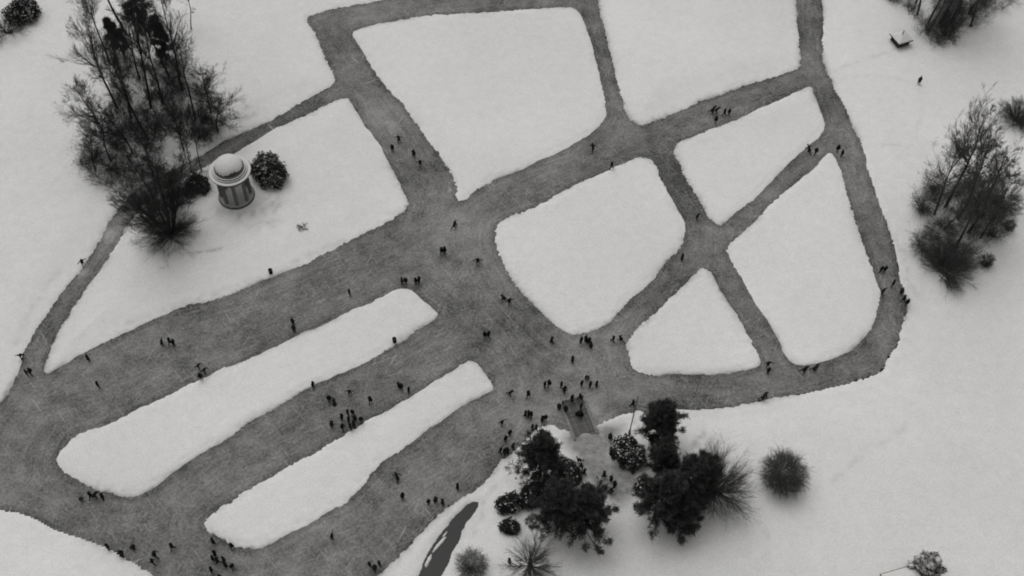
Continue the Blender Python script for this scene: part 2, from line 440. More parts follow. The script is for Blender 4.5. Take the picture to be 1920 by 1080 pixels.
# the ice
gx, gy, gf = grid(BX0 + 1, BX1 - 1, BY0 + 1, BY1 - 1, 0.5)
inside = sdf(outer_m, gx, gy)
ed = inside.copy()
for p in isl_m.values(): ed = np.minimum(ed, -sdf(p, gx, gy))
keep = ed > -2.5
dust = np.zeros(len(gx))
for (px, py, r, a) in [(1095, 715, 9, .30), (1000, 760, 7, .28), (1060, 690, 8, .2), (1120, 780, 5, .9), (1045, 800, 4, .8), (1078, 795, 4, .3), (1085, 740, 3.0, .3), (820, 450, 10, .15), (880, 620, 9, .12), (1640, 680, 5, .45), (1560, 710, 6, .28), (1670, 600, 4, .25), (1610, 260, 8, .15), (1190, 250, 8, .1), (205, 440, 1.6, .8), (153, 508, 1.3, .9), (548, 212, 1.5, .4), (1668, 480, 3, .25), (860, 10, 4, .3), (1130, 793, 4, .6), (905, 560, 6, .22), (860, 500, 5, .2), (930, 650, 5, .25), (960, 690, 5, .2), (700, 530, 5, .12), (560, 600, 7, .12), (150, 800, 5, .25), (90, 830, 4, .2), (400, 900, 5, .2), (340, 960, 6, .15), (620, 780, 6, .12), (800, 860, 6, .15), (1340, 450, 4, .2), (1560, 150, 4, .2), (1250, 260, 5, .15), (740, 250, 4, .2), (690, 210, 3, .3), (1420, 560, 3, .2)]:
    c = at(px, py)
    dust = np.maximum(dust, a * np.exp(-((gx - c.x) ** 2 + (gy - c.y) ** 2) / r ** 2))
dust *= np.clip(0.75 + 1.1 * vnoise(gx, gy, 0.4, 5), 0, 2)
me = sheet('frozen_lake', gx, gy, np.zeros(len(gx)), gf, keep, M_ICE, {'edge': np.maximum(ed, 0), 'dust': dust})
tag(link('frozen_lake', me), 'grey swept skating ice of the frozen lake', 'ice', kind='structure')

# the snow-covered land around it
gx, gy, gf = grid(BX0, BX1, BY0, BY1, 0.23)
h, sd = land_fields(gx, gy)
me = sheet('snowy_ground', gx, gy, h, gf, h > -0.1, M_SNOW, {'trample': np.maximum(trample_at(gx, gy), thin_snow(sd, gx, gy, 20))})
tag(link('snowy_ground', me), 'snow-covered park ground around the frozen lake', 'ground', kind='structure')
FAR = 5000.0
V = np.array([(BX0, BY0), (BX1, BY0), (BX1, BY1), (BX0, BY1), (-FAR, -FAR), (FAR, -FAR), (FAR, FAR), (-FAR, FAR)], float)
me = mesh_np('distant_ground', np.c_[V, np.full(8, LAND_Z)], np.array([(4, 5, 1, 0), (5, 6, 2, 1), (6, 7, 3, 2), (7, 4, 0, 3)]), M_SNOW)
tag(link('distant_ground', me), 'snow-covered ground beyond the lake park', 'ground', kind='structure')

ISL_LABEL = {
 'temple': 'snowy lawn wedge with the domed temple on it', 'quad': 'largest four-sided snow field left unswept at top of lake',
 'centre': 'rounded unswept snow field in the middle of the lake', 'four': 'small four-sided unswept snow field between two crossing lanes',
 'right': 'large unswept snow field inside the curving right lane', 'triangle': 'triangular unswept snow field above the flagpole shore',
 'strip_upper': 'longer and wider unswept snow strip between the broad lanes', 'strip_lower': 'narrower unswept snow strip nearest the pine shore'}
for key, poly in isl_m.items():
    gx, gy, gf = grid(poly[:, 0].min() - 1.5, poly[:, 0].max() + 1.5, poly[:, 1].min() - 1.5, poly[:, 1].max() + 1.5, 0.2)
    h, sd = isl_fields(key, gx, gy)
    me = sheet('snow_field', gx, gy, h, gf, h > -0.1, M_SNOW, {'trample': np.maximum(trample_at(gx, gy) if key == 'temple' else 0, thin_snow(sd, gx, gy, len(key)))})
    tag(link('snow_field', me), ISL_LABEL[key], 'snow field', kind='structure')

# the unfrozen channel
gx, gy, gf = grid(stream_m[:, 0].min() - 1.2, stream_m[:, 0].max() + 1.2, stream_m[:, 1].min() - 1.2, stream_m[:, 1].max() + 1.2, 0.3)
me = sheet('water_channel', gx, gy, np.full(len(gx), 0.03), gf, sdf(stream_m, gx, gy) > -0.75, M_WATER, {})
tag(link('water', me), 'dark open water channel between snowy banks', 'water', kind='structure')

def floe(px, py, rx, ry, rot, seed):
    rng = np.random.default_rng(seed)
    n = 22; a = np.linspace(0, 2 * np.pi, n, endpoint=False)
    rr = 1 + 0.28 * rng.standard_normal(n) * 0.7
    x = rx * rr * np.cos(a); y = ry * rr * np.sin(a)
    x, y = x * math.cos(rot) - y * math.sin(rot), x * math.sin(rot) + y * math.cos(rot)
    V = np.concatenate([np.c_[x, y, np.full(n, 0.0)], np.c_[x * .9, y * .9, np.full(n, 0.12)]])
    j = np.arange(n); k = (j + 1) % n
    me = mesh_np('ice_floe', V, [np.stack([j, k, n + k, n + j], 1), (np.arange(n) + n)[None, :]], M_SNOWCAP)
    p = at(px, py, 0.03)
    return link('ice_floe', me, None, p)
for px, py, rx, ry, rot, lab in [(822, 1022, 1.3, .22, 0.95, 'longer snowy ice floe along the bank of the dark channel'), (803, 1052, 1.1, .25, 1.2, 'snowy ice floe lower down the dark channel'), (834, 1003, .5, .12, .95, 'small ice floe at upper bend of the dark channel')]:
    tag(floe(px, py, rx, ry, rot, px), lab, 'ice floe', 'ice floes in the channel')

# ------------------------------------------------------------------ branching plants
def norm(v):
    return v / (np.linalg.norm(v, axis=-1, keepdims=True) + 1e-9)

def poly_branch(rng, base, d, L, r0, K, wob, trop, taper=0.8):
    P = [base]; d = norm(d)
    for k in range(K):
        d = norm(d + wob * rng.standard_normal(d.shape) + np.array([0, 0, trop]))
        P.append(P[-1] + d * (L / K)[:, None])
    rad = r0[:, None] * (1 - taper * np.linspace(0, 1, K + 1))[None, :]
    return np.stack(P, 1), rad

def spawn(rng, P, rad, n, t0, t1, ang, lenf, K, wob, trop, rf=0.6, rmin=0.006):
    B, K1, _ = P.shape
    idx = np.repeat(np.arange(B), n)
    t = t0 + (t1 - t0) * rng.random(len(idx))
    f = t * (K1 - 1); i = np.minimum(f.astype(int), K1 - 2); fr = (f - i)[:, None]
    a, b = P[idx, i], P[idx, i + 1]
    base = a + (b - a) * fr
    pd = norm(b - a)
    plen = np.linalg.norm(np.diff(P, axis=1), axis=2).sum(1)[idx]
    rr = rad[idx, i] * (1 - fr[:, 0]) + rad[idx, i + 1] * fr[:, 0]
    q = norm(np.cross(pd, rng.standard_normal(pd.shape)))
    an = ang * (0.7 + 0.6 * rng.random(len(idx)))[:, None]
    d = np.cos(an) * pd + np.sin(an) * q
    L = lenf(t, plen) * (0.7 + 0.6 * rng.random(len(idx)))
    return poly_branch(rng, base, d, L, np.maximum(rr * rf, rmin), K, wob, trop)

def tubes(parts, sides):
    Vs, Fs, off = [], [], 0
    for (P, rad), n in zip(parts, sides):
        B, K1, _ = P.shape
        d = norm(P[:, -1] - P[:, 0])
        up = np.where(np.abs(d[:, 2:3]) > 0.9, np.array([[1., 0, 0]]), np.array([[0., 0, 1]]))
        u = norm(np.cross(d, up)); v = np.cross(d, u)
        a = np.linspace(0, 2 * np.pi, n, endpoint=False)
        ring = np.cos(a)[None, :, None] * u[:, None, :] + np.sin(a)[None, :, None] * v[:, None, :]
        V = P[:, :, None, :] + rad[:, :, None, None] * ring[:, None, :, :]
        Vs.append(V.reshape(-1, 3))
        base = (np.arange(B) * K1 * n)[:, None, None] + (np.arange(K1 - 1) * n)[None, :, None]
        j = np.arange(n)[None, None, :]; k = ((np.arange(n) + 1) % n)[None, None, :]
        F = np.stack([base + j, base + k, base + n + k, base + n + j], -1).reshape(-1, 4) + off
        Fs.append(F); off += B * K1 * n
    return np.concatenate(Vs), np.concatenate(Fs)

def bare_tree(seed, h, cr, bare=0.4, r0=None, limbs=12, stems=1, spread=0.0, ang=0.85, asc=0.10, dens=1.0, mats=(None, None), rmin=0.018):
    """returns meshes (trunk with limbs, crown of branches and twigs)"""
    rng = np.random.default_rng(seed)
    r0 = r0 or 0.011 * h + 0.05
    az = rng.random(stems) * 6.283 + np.arange(stems) * 6.283 / stems
    d = np.stack([np.cos(az) * spread, np.sin(az) * spread, np.ones(stems)], 1)
    base = np.zeros((stems, 3)); base[:, 0] = np.cos(az) * r0 * (stems > 1); base[:, 1] = np.sin(az) * r0 * (stems > 1)
    base[:, 2] = -0.3
    hs = (h + 0.3) * (0.8 + 0.2 * rng.random(stems)) if stems > 1 else np.full(1, h + 0.3)
    T = poly_branch(rng, base, d, hs, np.full(stems, r0 * (0.6 if stems > 1 else 1)), 9, 0.045, 0.02, 0.9)
    def env(t, pl):
        return np.minimum(cr * 1.75, (h * (1.06 - t)) * 0.85)
    L1 = spawn(rng, *T, int(limbs * 1.7), bare, 0.97, ang * .85, env, 6, 0.09, asc, 0.5, 0.035)
    L2 = spawn(rng, *L1, int(7 * dens), 0.08, 1.0, 0.6, lambda t, p: p * (0.52 - 0.28 * t), 4, 0.08, asc * 0.9, 0.6, 0.022)
    L3 = spawn(rng, *L2, int(6 * dens), 0.05, 1.0, 0.55, lambda t, p: p * (0.55 - 0.25 * t), 3, 0.08, asc * 0.8, 0.6, rmin)
    L4 = spawn(rng, *L3, int(4.2 * dens), 0.05, 1.0, 0.55, lambda t, p: p * 0.5 + 0.08, 2, 0.08, asc * 0.6, 0.7, rmin * 0.75)
    top = spawn(rng, *T, 14, 0.8, 1.0, 0.6, lambda t, p: np.full(t.shape, cr * 0.3), 3, 0.12, asc, 0.5, rmin)
    V, F = tubes([T, L1], [8, 5]); tm = mesh_np('trunk', V, F, mats[0] or M_BARK)
    V, F = tubes([L2, L3, L4, top], [4, 3, 3, 3]); cm = mesh_np('crown', V, F, mats[1] or M_TWIG)
    return tm, cm

def fan_shrub(seed, h, r, stems, sub=(7, 6), rmin=0.014, trunk=0.0, mats=(None, None), up=0.45, asc=0.03):
    """low plant: stems radiating like a dome"""
    rng = np.random.default_rng(seed)
    az = rng.random(stems) * 6.283
    el = np.arcsin(np.clip(up * 0.25 + rng.random(stems) * (1 - up * 0.25), 0, 1))
    d = np.stack([np.cos(az) * np.cos(el), np.sin(az) * np.cos(el), np.sin(el)], 1)
    top = trunk if trunk else 0.0
    base = np.tile(np.array([[0, 0, top]]), (stems, 1)) + rng.standard_normal((stems, 3)) * 0.06
    if not trunk: base[:, :2] += rng.standard_normal((stems, 2)) * r * 0.08; base[:, 2] = -0.1
    L = 1 / np.sqrt((np.cos(el) / r) ** 2 + (np.sin(el) / max(h - top, .3)) ** 2) * (0.8 + 0.25 * rng.random(stems))
    S = poly_branch(rng, base, d, L, (0.007 * h + 0.016) * (.6 + .8 * rng.random(stems)), 5, 0.12, asc, 0.8)
    A = spawn(rng, *S, sub[0], 0.15, 1.0, 0.45, lambda t, p: p * (0.48 - 0.2 * t), 3, 0.08, 0.02, 0.6, rmin)
    B = spawn(rng, *A, sub[1], 0.1, 1.0, 0.5, lambda t, p: p * 0.55, 2, 0.1, 0.02, 0.7, rmin * 0.75)
    tp = [S]; sd_ = [5]
    if trunk:
        T = poly_branch(rng, np.array([[0, 0, -0.3]]), np.array([[0, 0, 1.]]), np.array([top + 0.35]), np.array([0.02 * h + 0.09]), 4, 0.02, 0, 0.35)
        tp.append(T); sd_.append(8)
    V, F = tubes(tp, sd_); tm = mesh_np('stems', V, F, mats[0] or M_BARK)
    V, F = tubes([A, B], [3, 3]); cm = mesh_np('twigs', V, F, mats[1] or M_TWIG)
    return tm, cm

def globe_bush(seed, r, hh, n, mats=(None, None), rmin=.010):
    """ball of fine twigs, dense within and hazy at the rim"""
    rng = np.random.default_rng(seed)
    m = 40
    az = rng.random(m) * 6.283; d = np.stack([np.cos(az), np.sin(az), .5 + 2.0 * rng.random(m)], 1)
    S = poly_branch(rng, np.c_[rng.standard_normal((m, 2)) * .2, np.full(m, -.1)], d, np.full(m, hh * .62), np.full(m, .035), 5, .10, .0)
    q = norm(rng.standard_normal((n, 3))); rr = (.25 + .55 * rng.random(n) ** .7)[:, None]
    c = np.array([0, 0, hh * .5])
    base = c + q * rr * np.array([r, r, hh * .5])
    base[:, 2] = np.maximum(base[:, 2], .15)
    A = poly_branch(rng, base, q + .55 * rng.standard_normal(q.shape) + np.array([0, 0, .25]), r * (.16 + .26 * rng.random(n)), np.full(n, rmin * 1.5), 3, .14, .02)
    B = spawn(rng, *A, 5, .1, 1., .6, lambda t, p: p * .55, 2, .1, .02, .7, rmin)
    V, F = tubes([S], [5]); tm = mesh_np('stems', V, F, mats[0] or M_BARK)
    V, F = tubes([A, B], [3, 3]); cm = mesh_np('twigs', V, F, mats[1] or M_TWIG)
    return tm, cm

def blades(rng, C, D, n, length, width):
    """n pointed leaf faces at each clump centre C leaning along D"""
    c = np.repeat(C, n, 0); d = norm(np.repeat(D, n, 0) * 0.8 + rng.standard_normal((len(c), 3)) * 0.75)
    u = norm(np.cross(d, rng.standard_normal(d.shape)))
    l = length * (0.6 + 0.8 * rng.random(len(c)))[:, None]; w = width * (0.6 + 0.8 * rng.random(len(c)))[:, None]
    b = c + rng.standard_normal(c.shape) * length * 0.25
    V = np.stack([b, b + d * l * 0.5 + u * w, b + d * l, b + d * l * 0.5 - u * w], 1).reshape(-1, 3)
    F = np.arange(len(V)).reshape(-1, 4)
    return V, F

def tufts_of_snow(rng, C, size):
    """small flattened lumps of snow"""
    n = len(C)
    o = np.array([(1, 0, 0), (.3, .95, 0), (-.8, .6, 0), (-.8, -.6, 0), (.3, -.95, 0), (0, 0, .45), (0, 0, -.25)])
    s = size * (0.3 + 1.3 * rng.random((n, 1, 1)) ** 2)
    a = rng.random(n) * 6.283
    ca, sa = np.cos(a)[:, None], np.sin(a)[:, None]
    P = np.stack([o[None, :, 0] * ca - o[None, :, 1] * sa, o[None, :, 0] * sa + o[None, :, 1] * ca, np.repeat(o[None, :, 2], n, 0)], -1) * s + C[:, None, :]
    P += rng.standard_normal(P.shape) * size * 0.12
    f = [(i, (i + 1) % 5, 5) for i in range(5)] + [((i + 1) % 5, i, 6) for i in range(5)]
    F = (np.array(f)[None] + (np.arange(n) * 7)[:, None, None]).reshape(-1, 3)
    return P.reshape(-1, 3), F

def pine(seed, h, cr, bare=0.22, n_br=64, snow=0.0):
    n_br = int(n_br * 1.05)
    rng = np.random.default_rng(seed)
    T = poly_branch(rng, np.array([[0, 0, -0.3]]), np.array([[0, 0, 1.]]), np.array([h * 0.97 + 0.3]), np.array([0.02 * h + 0.07]), 9, 0.03, 0.02, 0.9)
    per = 7; tiers = max(3, n_br // per); n_br = tiers * per
    t = bare + (0.985 - bare) * (np.repeat(np.arange(tiers), per) + .25 * rng.standard_normal(n_br)) / (tiers - 1)
    t = np.clip(t, bare * .9, .99)
    i = np.minimum((t * 9).astype(int), 8); fr = (t * 9 - i)[:, None]
    base = T[0][0, i] * (1 - fr) + T[0][0, i + 1] * fr
    az = np.arange(n_br) * 6.283 / per + np.repeat(rng.random(tiers) * 6.283, per) + rng.standard_normal(n_br) * 0.16
    u = (t - bare) / (1 - bare)
    L = 1.16 * cr * np.clip(1.02 - 0.86 * u ** 1.5, 0.12, 1) * (0.58 + 0.6 * rng.random(n_br)) * np.where(u < 0.12, 0.8, 1)
    L *= 1 + 0.12 * np.sin(az * 3 + seed)      # uneven lobes
    d = np.stack([np.cos(az), np.sin(az), 0.12 + 0.75 * u], 1)
    Bn = poly_branch(rng, base, d, L, np.full(n_br, 0.016 * cr + 0.015), 5, 0.07, 0.05, 0.75)
    S = spawn(rng, *Bn, 9, 0.25, 1.0, 0.7, lambda tt, p: p * 0.34 * (1.12 - tt) + 0.10, 3, 0.1, 0.06, 0.6, 0.014)
    V, F = tubes([T], [8]); tm = mesh_np('trunk', V, F, M_BARK)
    # needle clumps along outer boughs and side shoots
    K = []
    for P in (S[0][:, 1:], Bn[0][:, 3:]): K.append(P.reshape(-1, 3))
    C = np.concatenate(K); C = np.concatenate([C, S[0][:, -1] + rng.standard_normal(S[0][:, -1].shape) * 0.16])
    C = C + rng.standard_normal(C.shape) * 0.09
    C = C[(C[:, 2] > h * .42) | (rng.random(len(C)) < .5)]
    D = norm(C - np.array([0, 0, 0]) * 1.0 - np.c_[np.zeros((len(C), 2)), C[:, 2] - 0.5])
    D[:, 2] += 0.6
    V, F = blades(rng, C, D, 17, 0.46, 0.036)
    Vb, Fb = tubes([Bn], [4])
    cm = mesh_np('crown', np.concatenate([Vb, V]), np.concatenate([Fb, F + len(Vb)]), [M_NEEDLE, M_BARK], smooth=False)
    cm.polygons.foreach_set('material_index', np.r_[np.ones(len(Fb), np.int32), np.zeros(len(F), np.int32)])
    sm = None
    if snow:
        sel = C[rng.random(len(C)) < snow] + np.array([0, 0, 0.16])
        V, F = tufts_of_snow(rng, sel, 0.36); sm = mesh_np('snow_dusting', V, F, M_SNOWCAP)
    return tm, cm, sm

def round_shrub(seed, r, hh, snow=0.25, leaf=0.2):
    """clipped-looking evergreen dome with lumps of snow caught on it"""
    rng = np.random.default_rng(seed)
    n = int(420 * r * r / 2 + 260)
    z = rng.random(n) * 1.25 - 0.25; az = rng.random(n) * 6.283
    s = np.sqrt(np.clip(1 - np.clip(z, 0, 1) ** 2, 0.0, 1))
    lump = 1 + 0.16 * np.sin(2 * az + seed * 1.7) + 0.14 * np.sin(3 * az + seed) * np.cos(4 * z + seed) + 0.08 * np.sin(7 * az + 5 * z) + 0.11 * rng.standard_normal(n)
    C = np.stack([np.cos(az) * s * r * lump, np.sin(az) * s * r * lump, hh * (0.30 + 0.70 * z * lump)], 1)
    C[:, 2] = np.maximum(C[:, 2], 0.08)
    shell = rng.random(n) ** 0.25
    ctr = np.array([0, 0, hh * 0.3])
    C = ctr + (C - ctr) * (0.5 + 0.5 * shell)[:, None]
    D = norm(C - ctr); D[:, 2] += 0.3
    V, F = blades(rng, C, D, 16, leaf, leaf * 0.28)
    fm = mesh_np('foliage', V, F, M_LEAF, smooth=False)
    m = 26
    a = rng.random(m) * 6.283; e = rng.random(m)
    d = np.stack([np.cos(a), np.sin(a), 0.3 + 1.6 * e], 1)
    S = poly_branch(rng, np.c_[rng.standard_normal((m, 2)) * 0.12, np.full(m, -0.1)], d, np.full(m, r * 0.85), np.full(m, 0.045), 4, 0.1, 0.02)
    V, F = tubes([S], [5]); stm = mesh_np('stems', V, F, M_BARK)
    out = (np.linalg.norm((C - ctr) / np.array([r, r, hh * 0.7]), axis=1) > 0.8) & (C[:, 2] > hh * 0.2) & (rng.random(n) < 1.7 * snow * np.clip(1 + 4 * vnoise(C[:, 0], C[:, 1] + C[:, 2], 1.3, seed), 0.1, 2.2))
    sc_ = C[out] + D[out] * leaf * 0.5
    V, F = tufts_of_snow(rng, sc_, leaf * 0.62); sm = mesh_np('snow_dusting', V, F, M_SNOWCAP)
    return stm, fm, sm

def plant(name, parts, px, py, label, cat, group=None, rot=None, scale=1.0, sxy=None):
    p = spot(px, py)
    o = link(name, None, None, p, rot if rot is not None else (px * 0.37 + py * 0.71) % 6.283)
    o.scale = (scale * (sxy or 1), scale * (sxy or 1), scale)
    tag(o, label, cat, group)
    for me in parts:
        if me is None: continue
        c = link(me.name.split('.')[0], me, o)
        if me.name.startswith('snow_dusting'): c['kind'] = 'stuff'
    return o

# prototypes of bare trees (height 20 m unless said), shared by several trees
TALL = [bare_tree(s, 20, 3.3, b, limbs=n, ang=a, dens=d_) for s, b, n, a, d_ in ((3, .40, 14, .75, 1.15), (8, .46, 13, .7, 1.15), (15, .36, 15, .85, 1.15), (21, .50, 12, .7, 1.15))]
WIDE = [bare_tree(s, 13, 3.2, .26, limbs=15, ang=.95, asc=.07) for s in (31, 36)]
SLIM = [bare_tree(s, 12, 1.5, .40, limbs=9, r0=.10, ang=.6, dens=.85) for s in (41, 47)]
GREY = [bare_tree(s, 20, 4.0, b, limbs=18, ang=1.05, mats=(M_BARK2, M_TWIG2)) for s, b in ((52, .30), (58, .40))]
GREYB = [bare_tree(s, 20, 3.3, .36, limbs=15, ang=.8, mats=(M_BARK2, M_TWIG2)) for s in (63,)]
MULTI = bare_tree(71, 17, 3.1, .2, limbs=11, stems=7, spread=.30, ang=.75, r0=.36)

G1 = 'bare trees of the wooded clump by the temple'
for proto, px, py, hgt, sxy, lab in [
    (TALL[3], 204, 115, 18, .75, 'slender tall bare tree at the upper left edge of the temple wood'),
    (TALL[2], 220, 203, 21, .95, 'large bare tree with fan crown leaning over left side of temple wood'),
    (WIDE[0], 196, 257, 14, .85, 'bare tree with forked crown on the left fringe of temple wood'),
    (WIDE[1], 207, 301, 13, .82, 'drooping bare tree lowest on the left fringe of temple wood'),
    (TALL[0], 283, 203, 22, .95, 'tall dark-trunked bare tree in the middle of temple wood'),
    (TALL[1], 278, 262, 21, .9, 'tall bare tree with dark trunk just below middle of temple wood'),
    (TALL[2], 341, 169, 23, .85, 'tallest straight bare tree in the upper right of temple wood'),
    (TALL[3], 366, 226, 18, .8, 'upright bare tree on the right side of temple wood'),
    (SLIM[0], 334, 251, 15, 1.0, 'thin bare tree right of the middle trunks in temple wood'),
    (SLIM[1], 312, 252, 11, 1.0, 'crooked thin bare sapling in the centre clearing of temple wood'),
    (TALL[1], 232, 57, 18, 1.0, 'thick-trunked bare tree at top edge of the photo in temple wood'),
    (SLIM[1], 359, 56, 9, 1.3, 'small leaning bare tree at the top right of temple wood'),
    (SLIM[0], 284, 62, 10, 1.0, 'thin pale bare sapling near the top of temple wood'),
    (SLIM[0], 379, 322, 14, 1.1, 'thin bare tree beside swept path just left of temple'),
    (SLIM[1], 361, 346, 13, 1.1, 'second thin bare tree beside swept path left of temple'),
    (WIDE[1], 396, 212, 10, .9, 'bushy bare tree on the right fringe of temple wood'),
    (WIDE[0], 408, 246, 8, .95, 'low bushy bare tree at lower right corner of temple wood'),
    (TALL[0], 262, 150, 17, .8, 'bare tree behind the dark evergreen in upper temple wood'),
    (TALL[1], 246, 222, 17, .8, 'bare tree left of the two central dark trunks in temple wood'),
    (TALL[3], 305, 196, 19, .8, 'bare tree between central trunks and tallest tree of temple wood'),
    (WIDE[1], 345, 282, 11, .9, 'spreading bare tree by the path in lower right of temple wood'),
    (TALL[0], 318, 145, 18, .75, 'bare tree left of the tallest straight one in temple wood'),
    (WIDE[0], 180, 322, 8, .65, 'low twiggy bare tree at lowest left corner of temple wood'),
    (WIDE[1], 288, 330, 10, .9, 'spreading bare tree hanging over the path bend in temple wood'),
    (WIDE[0], 250, 290, 12, .9, 'spreading bare tree in the lower left of temple wood above the path')]:
    base_h = {id(TALL[0]): 20}.get(id(proto), 20 if proto in TALL else (13 if proto in WIDE else 12))
    plant('bare_tree', proto, px, py, lab, 'tree', G1, None, hgt / base_h, sxy * 20 / hgt if proto in TALL else sxy * base_h / hgt)
plant('multi_stemmed_tree', MULTI, 318, 436, 'many-stemmed bare tree with spreading low branches beside the bend of path', 'tree')
plant('bare_shrub', fan_shrub(301, 3.4, 5.6, 120, (9, 7), .011, up=.0, asc=.02), 318, 438, 'wide bare thicket of arching twigs at foot of the many-stemmed tree', 'shrub')
for px, py, hgt, r, lab in [(233, 104, 8.5, 1.5, 'small dark evergreen in upper left of temple wood'), (312, 112, 10, 1.8, 'dark evergreen tree in upper right of temple wood'), (262, 40, 11, 2.0, 'dark evergreen crown at top edge above temple wood')]:
    plant('evergreen_tree', pine(px, hgt, r, .12, 46), px, py, lab, 'tree', 'evergreens in the temple wood')
plant('evergreen_shrub', round_shrub(377, 1.6, 2.4, .08), 374, 352, 'dark evergreen bush tucked between wood and temple', 'shrub')

G2 = 'bare trees of the clump right of the lake'
for proto, px, py, hgt, sxy, lab in [
    (GREY[0], 1772, 388, 23, .9, 'tallest bare tree of the clump beyond the right lane'),
    (GREYB[0], 1796, 411, 18, .95, 'slanting bare tree right of the tallest in right-hand clump'),
    (GREY[1], 1791, 464, 19, .85, 'bare tree with long slim trunk in middle of right-hand clump'),
    (GREY[0], 1838, 446, 11, 1.0, 'bare tree with twisted limbs at right side of right-hand clump'),
    (GREYB[0], 1815, 436, 17, 1.0, 'bare tree between the slim-trunked and twisted ones in right-hand clump'),
    (GREY[1], 1752, 402, 15, .95, 'bare tree left of the tallest one in right-hand clump'),
    (GREY[1], 1858, 420, 14, .9, 'bare tree near the upper right edge of right-hand clump'),
    (GREYB[0], 1771, 430, 9, 1.0, 'short bare tree below the tallest in right-hand clump')]:
    plant('bare_tree', proto, px, py, lab, 'tree', G2, None, hgt / 20, sxy * 20 / hgt if hgt > 15 else sxy * 1.15)
GM = (M_BARK2, M_TWIG2)
for seed, px, py, hh, r, st, lab in [
    (401, 1772, 512, 4.2, 4.6, 60, 'big fan-shaped bare bush at the lower tip of right-hand clump'),
    (402, 1731, 470, 3.6, 2.9, 40, 'dense grey bush low on the left edge of right-hand clump'),
    (403, 1727, 396, 4.2, 2.6, 40, 'rounded grey bush high on the left edge of right-hand clump'),
    (404, 1838, 402, 4.5, 3.2, 44, 'dark dense bush in the upper right of right-hand clump'),
    (405, 1880, 395, 4.2, 2.8, 34, 'grey bush at the right edge of right-hand clump'),
    (407, 1756, 448, 3.6, 3.0, 40, 'grey bush in the lower middle of right-hand clump'),
    (408, 1800, 492, 3.4, 3.0, 40, 'grey bush at the lower right of right-hand clump'),
    (409, 1815, 350, 4.5, 2.8, 36, 'grey bush high in the middle of right-hand clump'),
    (410, 1748, 356, 3.6, 2.4, 36, 'grey bush just left of the tallest tree in right-hand clump'),
    (411, 1858, 440, 3.2, 2.4, 34, 'low grey bush beside the far right evergreen of right-hand clump'),
    (406, 1905, 226, 4.5, 3.6, 46, 'bare bush cut by the right edge above the right-hand clump')]:
    plant('bare_shrub', globe_bush(seed, r * 1.05, hh, int(105 * r * r ** .5), GM, .011) if seed not in (401, 406) else fan_shrub(seed, hh, r, st + 20, (10, 8), .013, mats=GM), px, py, lab, 'shrub', 'grey bushes right of the lake')
for px, py, hgt, r, lab in [(1846, 497, 2.6, 1.25, 'small dark evergreen standing alone below right-hand clump'), (1888, 430, 2.4, 1.1, 'small dark evergreen at far right of right-hand clump')]:
    plant('small_evergreen', globe_bush(px, r, hgt, 420, (M_BARK, M_TWIG), .014), px, py, lab, 'shrub', 'small evergreens of the right-hand clump')

G3 = 'bare trees of the wood behind the kiosk'
POLES = [GREYB[0], GREY[1], GREYB[0]]
for i, (px, py, hgt, lab) in enumerate([
    (1720, 28, 17, 'first tree trunk from the left in wood behind the kiosk'),
    (1740, 43, 20, 'thick dark trunk second from left in wood behind the kiosk'),
    (1741, 58, 19, 'nearest leaning trunk in the wood behind the kiosk'),
    (1762, 45, 21, 'thick forked trunk in the middle of wood behind the kiosk'),
    (1781, 45, 14, 'short stout trunk right of the forked one behind the kiosk'),
    (1797, 24, 18, 'upright trunk high in the right half of wood behind the kiosk'),
    (1816, 26, 16, 'thin curved trunk in the right half of wood behind the kiosk'),
    (1820, 49, 16, 'slanting thin trunk at the right end of wood behind the kiosk'),
    (1717, 6, 17, 'trunk cut by the top edge at left of wood behind the kiosk')]):
    plant('bare_tree', POLES[i % 3], px, py, lab, 'tree', G3, None, hgt / 20, .85 * 20 / hgt)
plant('bare_shrub', fan_shrub(421, 3.4, 2.6, 34, (8, 6), .017, mats=GM), 1775, 68, 'leaning bare bush at lower right of wood behind the kiosk', 'shrub')

# undergrowth: brush that nobody could count
def brush(name, poly_px, n, hh, seed, mats, label, rmin=.015, snowy=0.0):
    rng = np.random.default_rng(seed)
    poly = atn(poly_px, 0.5)
    lo, hi = poly.min(0), poly.max(0)
    P = lo + (hi - lo) * rng.random((n * 5, 2))
    P = P[(sdf(poly, P[:, 0], P[:, 1]) + 1.2 * vnoise(P[:, 0], P[:, 1], .4, seed) > 0)]
    P = P[vnoise(P[:, 0], P[:, 1], .22, seed + 3) > -0.33][:n]
    off = np.maximum(-sdf(outer_m, P[:, 0], P[:, 1]), sdf(isl_m['temple'], P[:, 0], P[:, 1]))
    z = np.where(off > 1.5, LAND_Z - 0.1, 0.2)
    P = P[off > 0.8]; z = z[off > 0.8]
    st = 9
    B = np.repeat(np.c_[P, z], st, 0) + np.c_[rng.standard_normal((len(P) * st, 2)) * .25, np.zeros(len(P) * st)]
    d = rng.standard_normal((len(B), 3)) * .55; d[:, 2] = 1
    L = hh * (0.45 + 0.75 * rng.random(len(B))) * np.repeat(.6 + .8 * rng.random(len(P)), st)
    S = poly_branch(rng, B, d, L, np.full(len(B), .026), 3, .14, .0)
    A = spawn(rng, *S, 5, .2, 1., .65, lambda t, p: p * .42, 2, .15, 0., .6, rmin)
    C = spawn(rng, *A, 3, .2, 1., .7, lambda t, p: p * .5, 1, .15, 0., .7, rmin * .8)
    V, F = tubes([S, A, C], [3, 3, 3])
    tag(link(name, mesh_np(name, V, F, mats)), label, 'undergrowth', kind='stuff')
brush('undergrowth', [(225, 120), (330, 110), (395, 170), (430, 235), (400, 262), (330, 305), (262, 340), (232, 365), (175, 340), (155, 300), (190, 260), (215, 200)], 330, 2.4, 5, M_TWIG, 'dark brushy undergrowth beneath the trees of the temple wood')
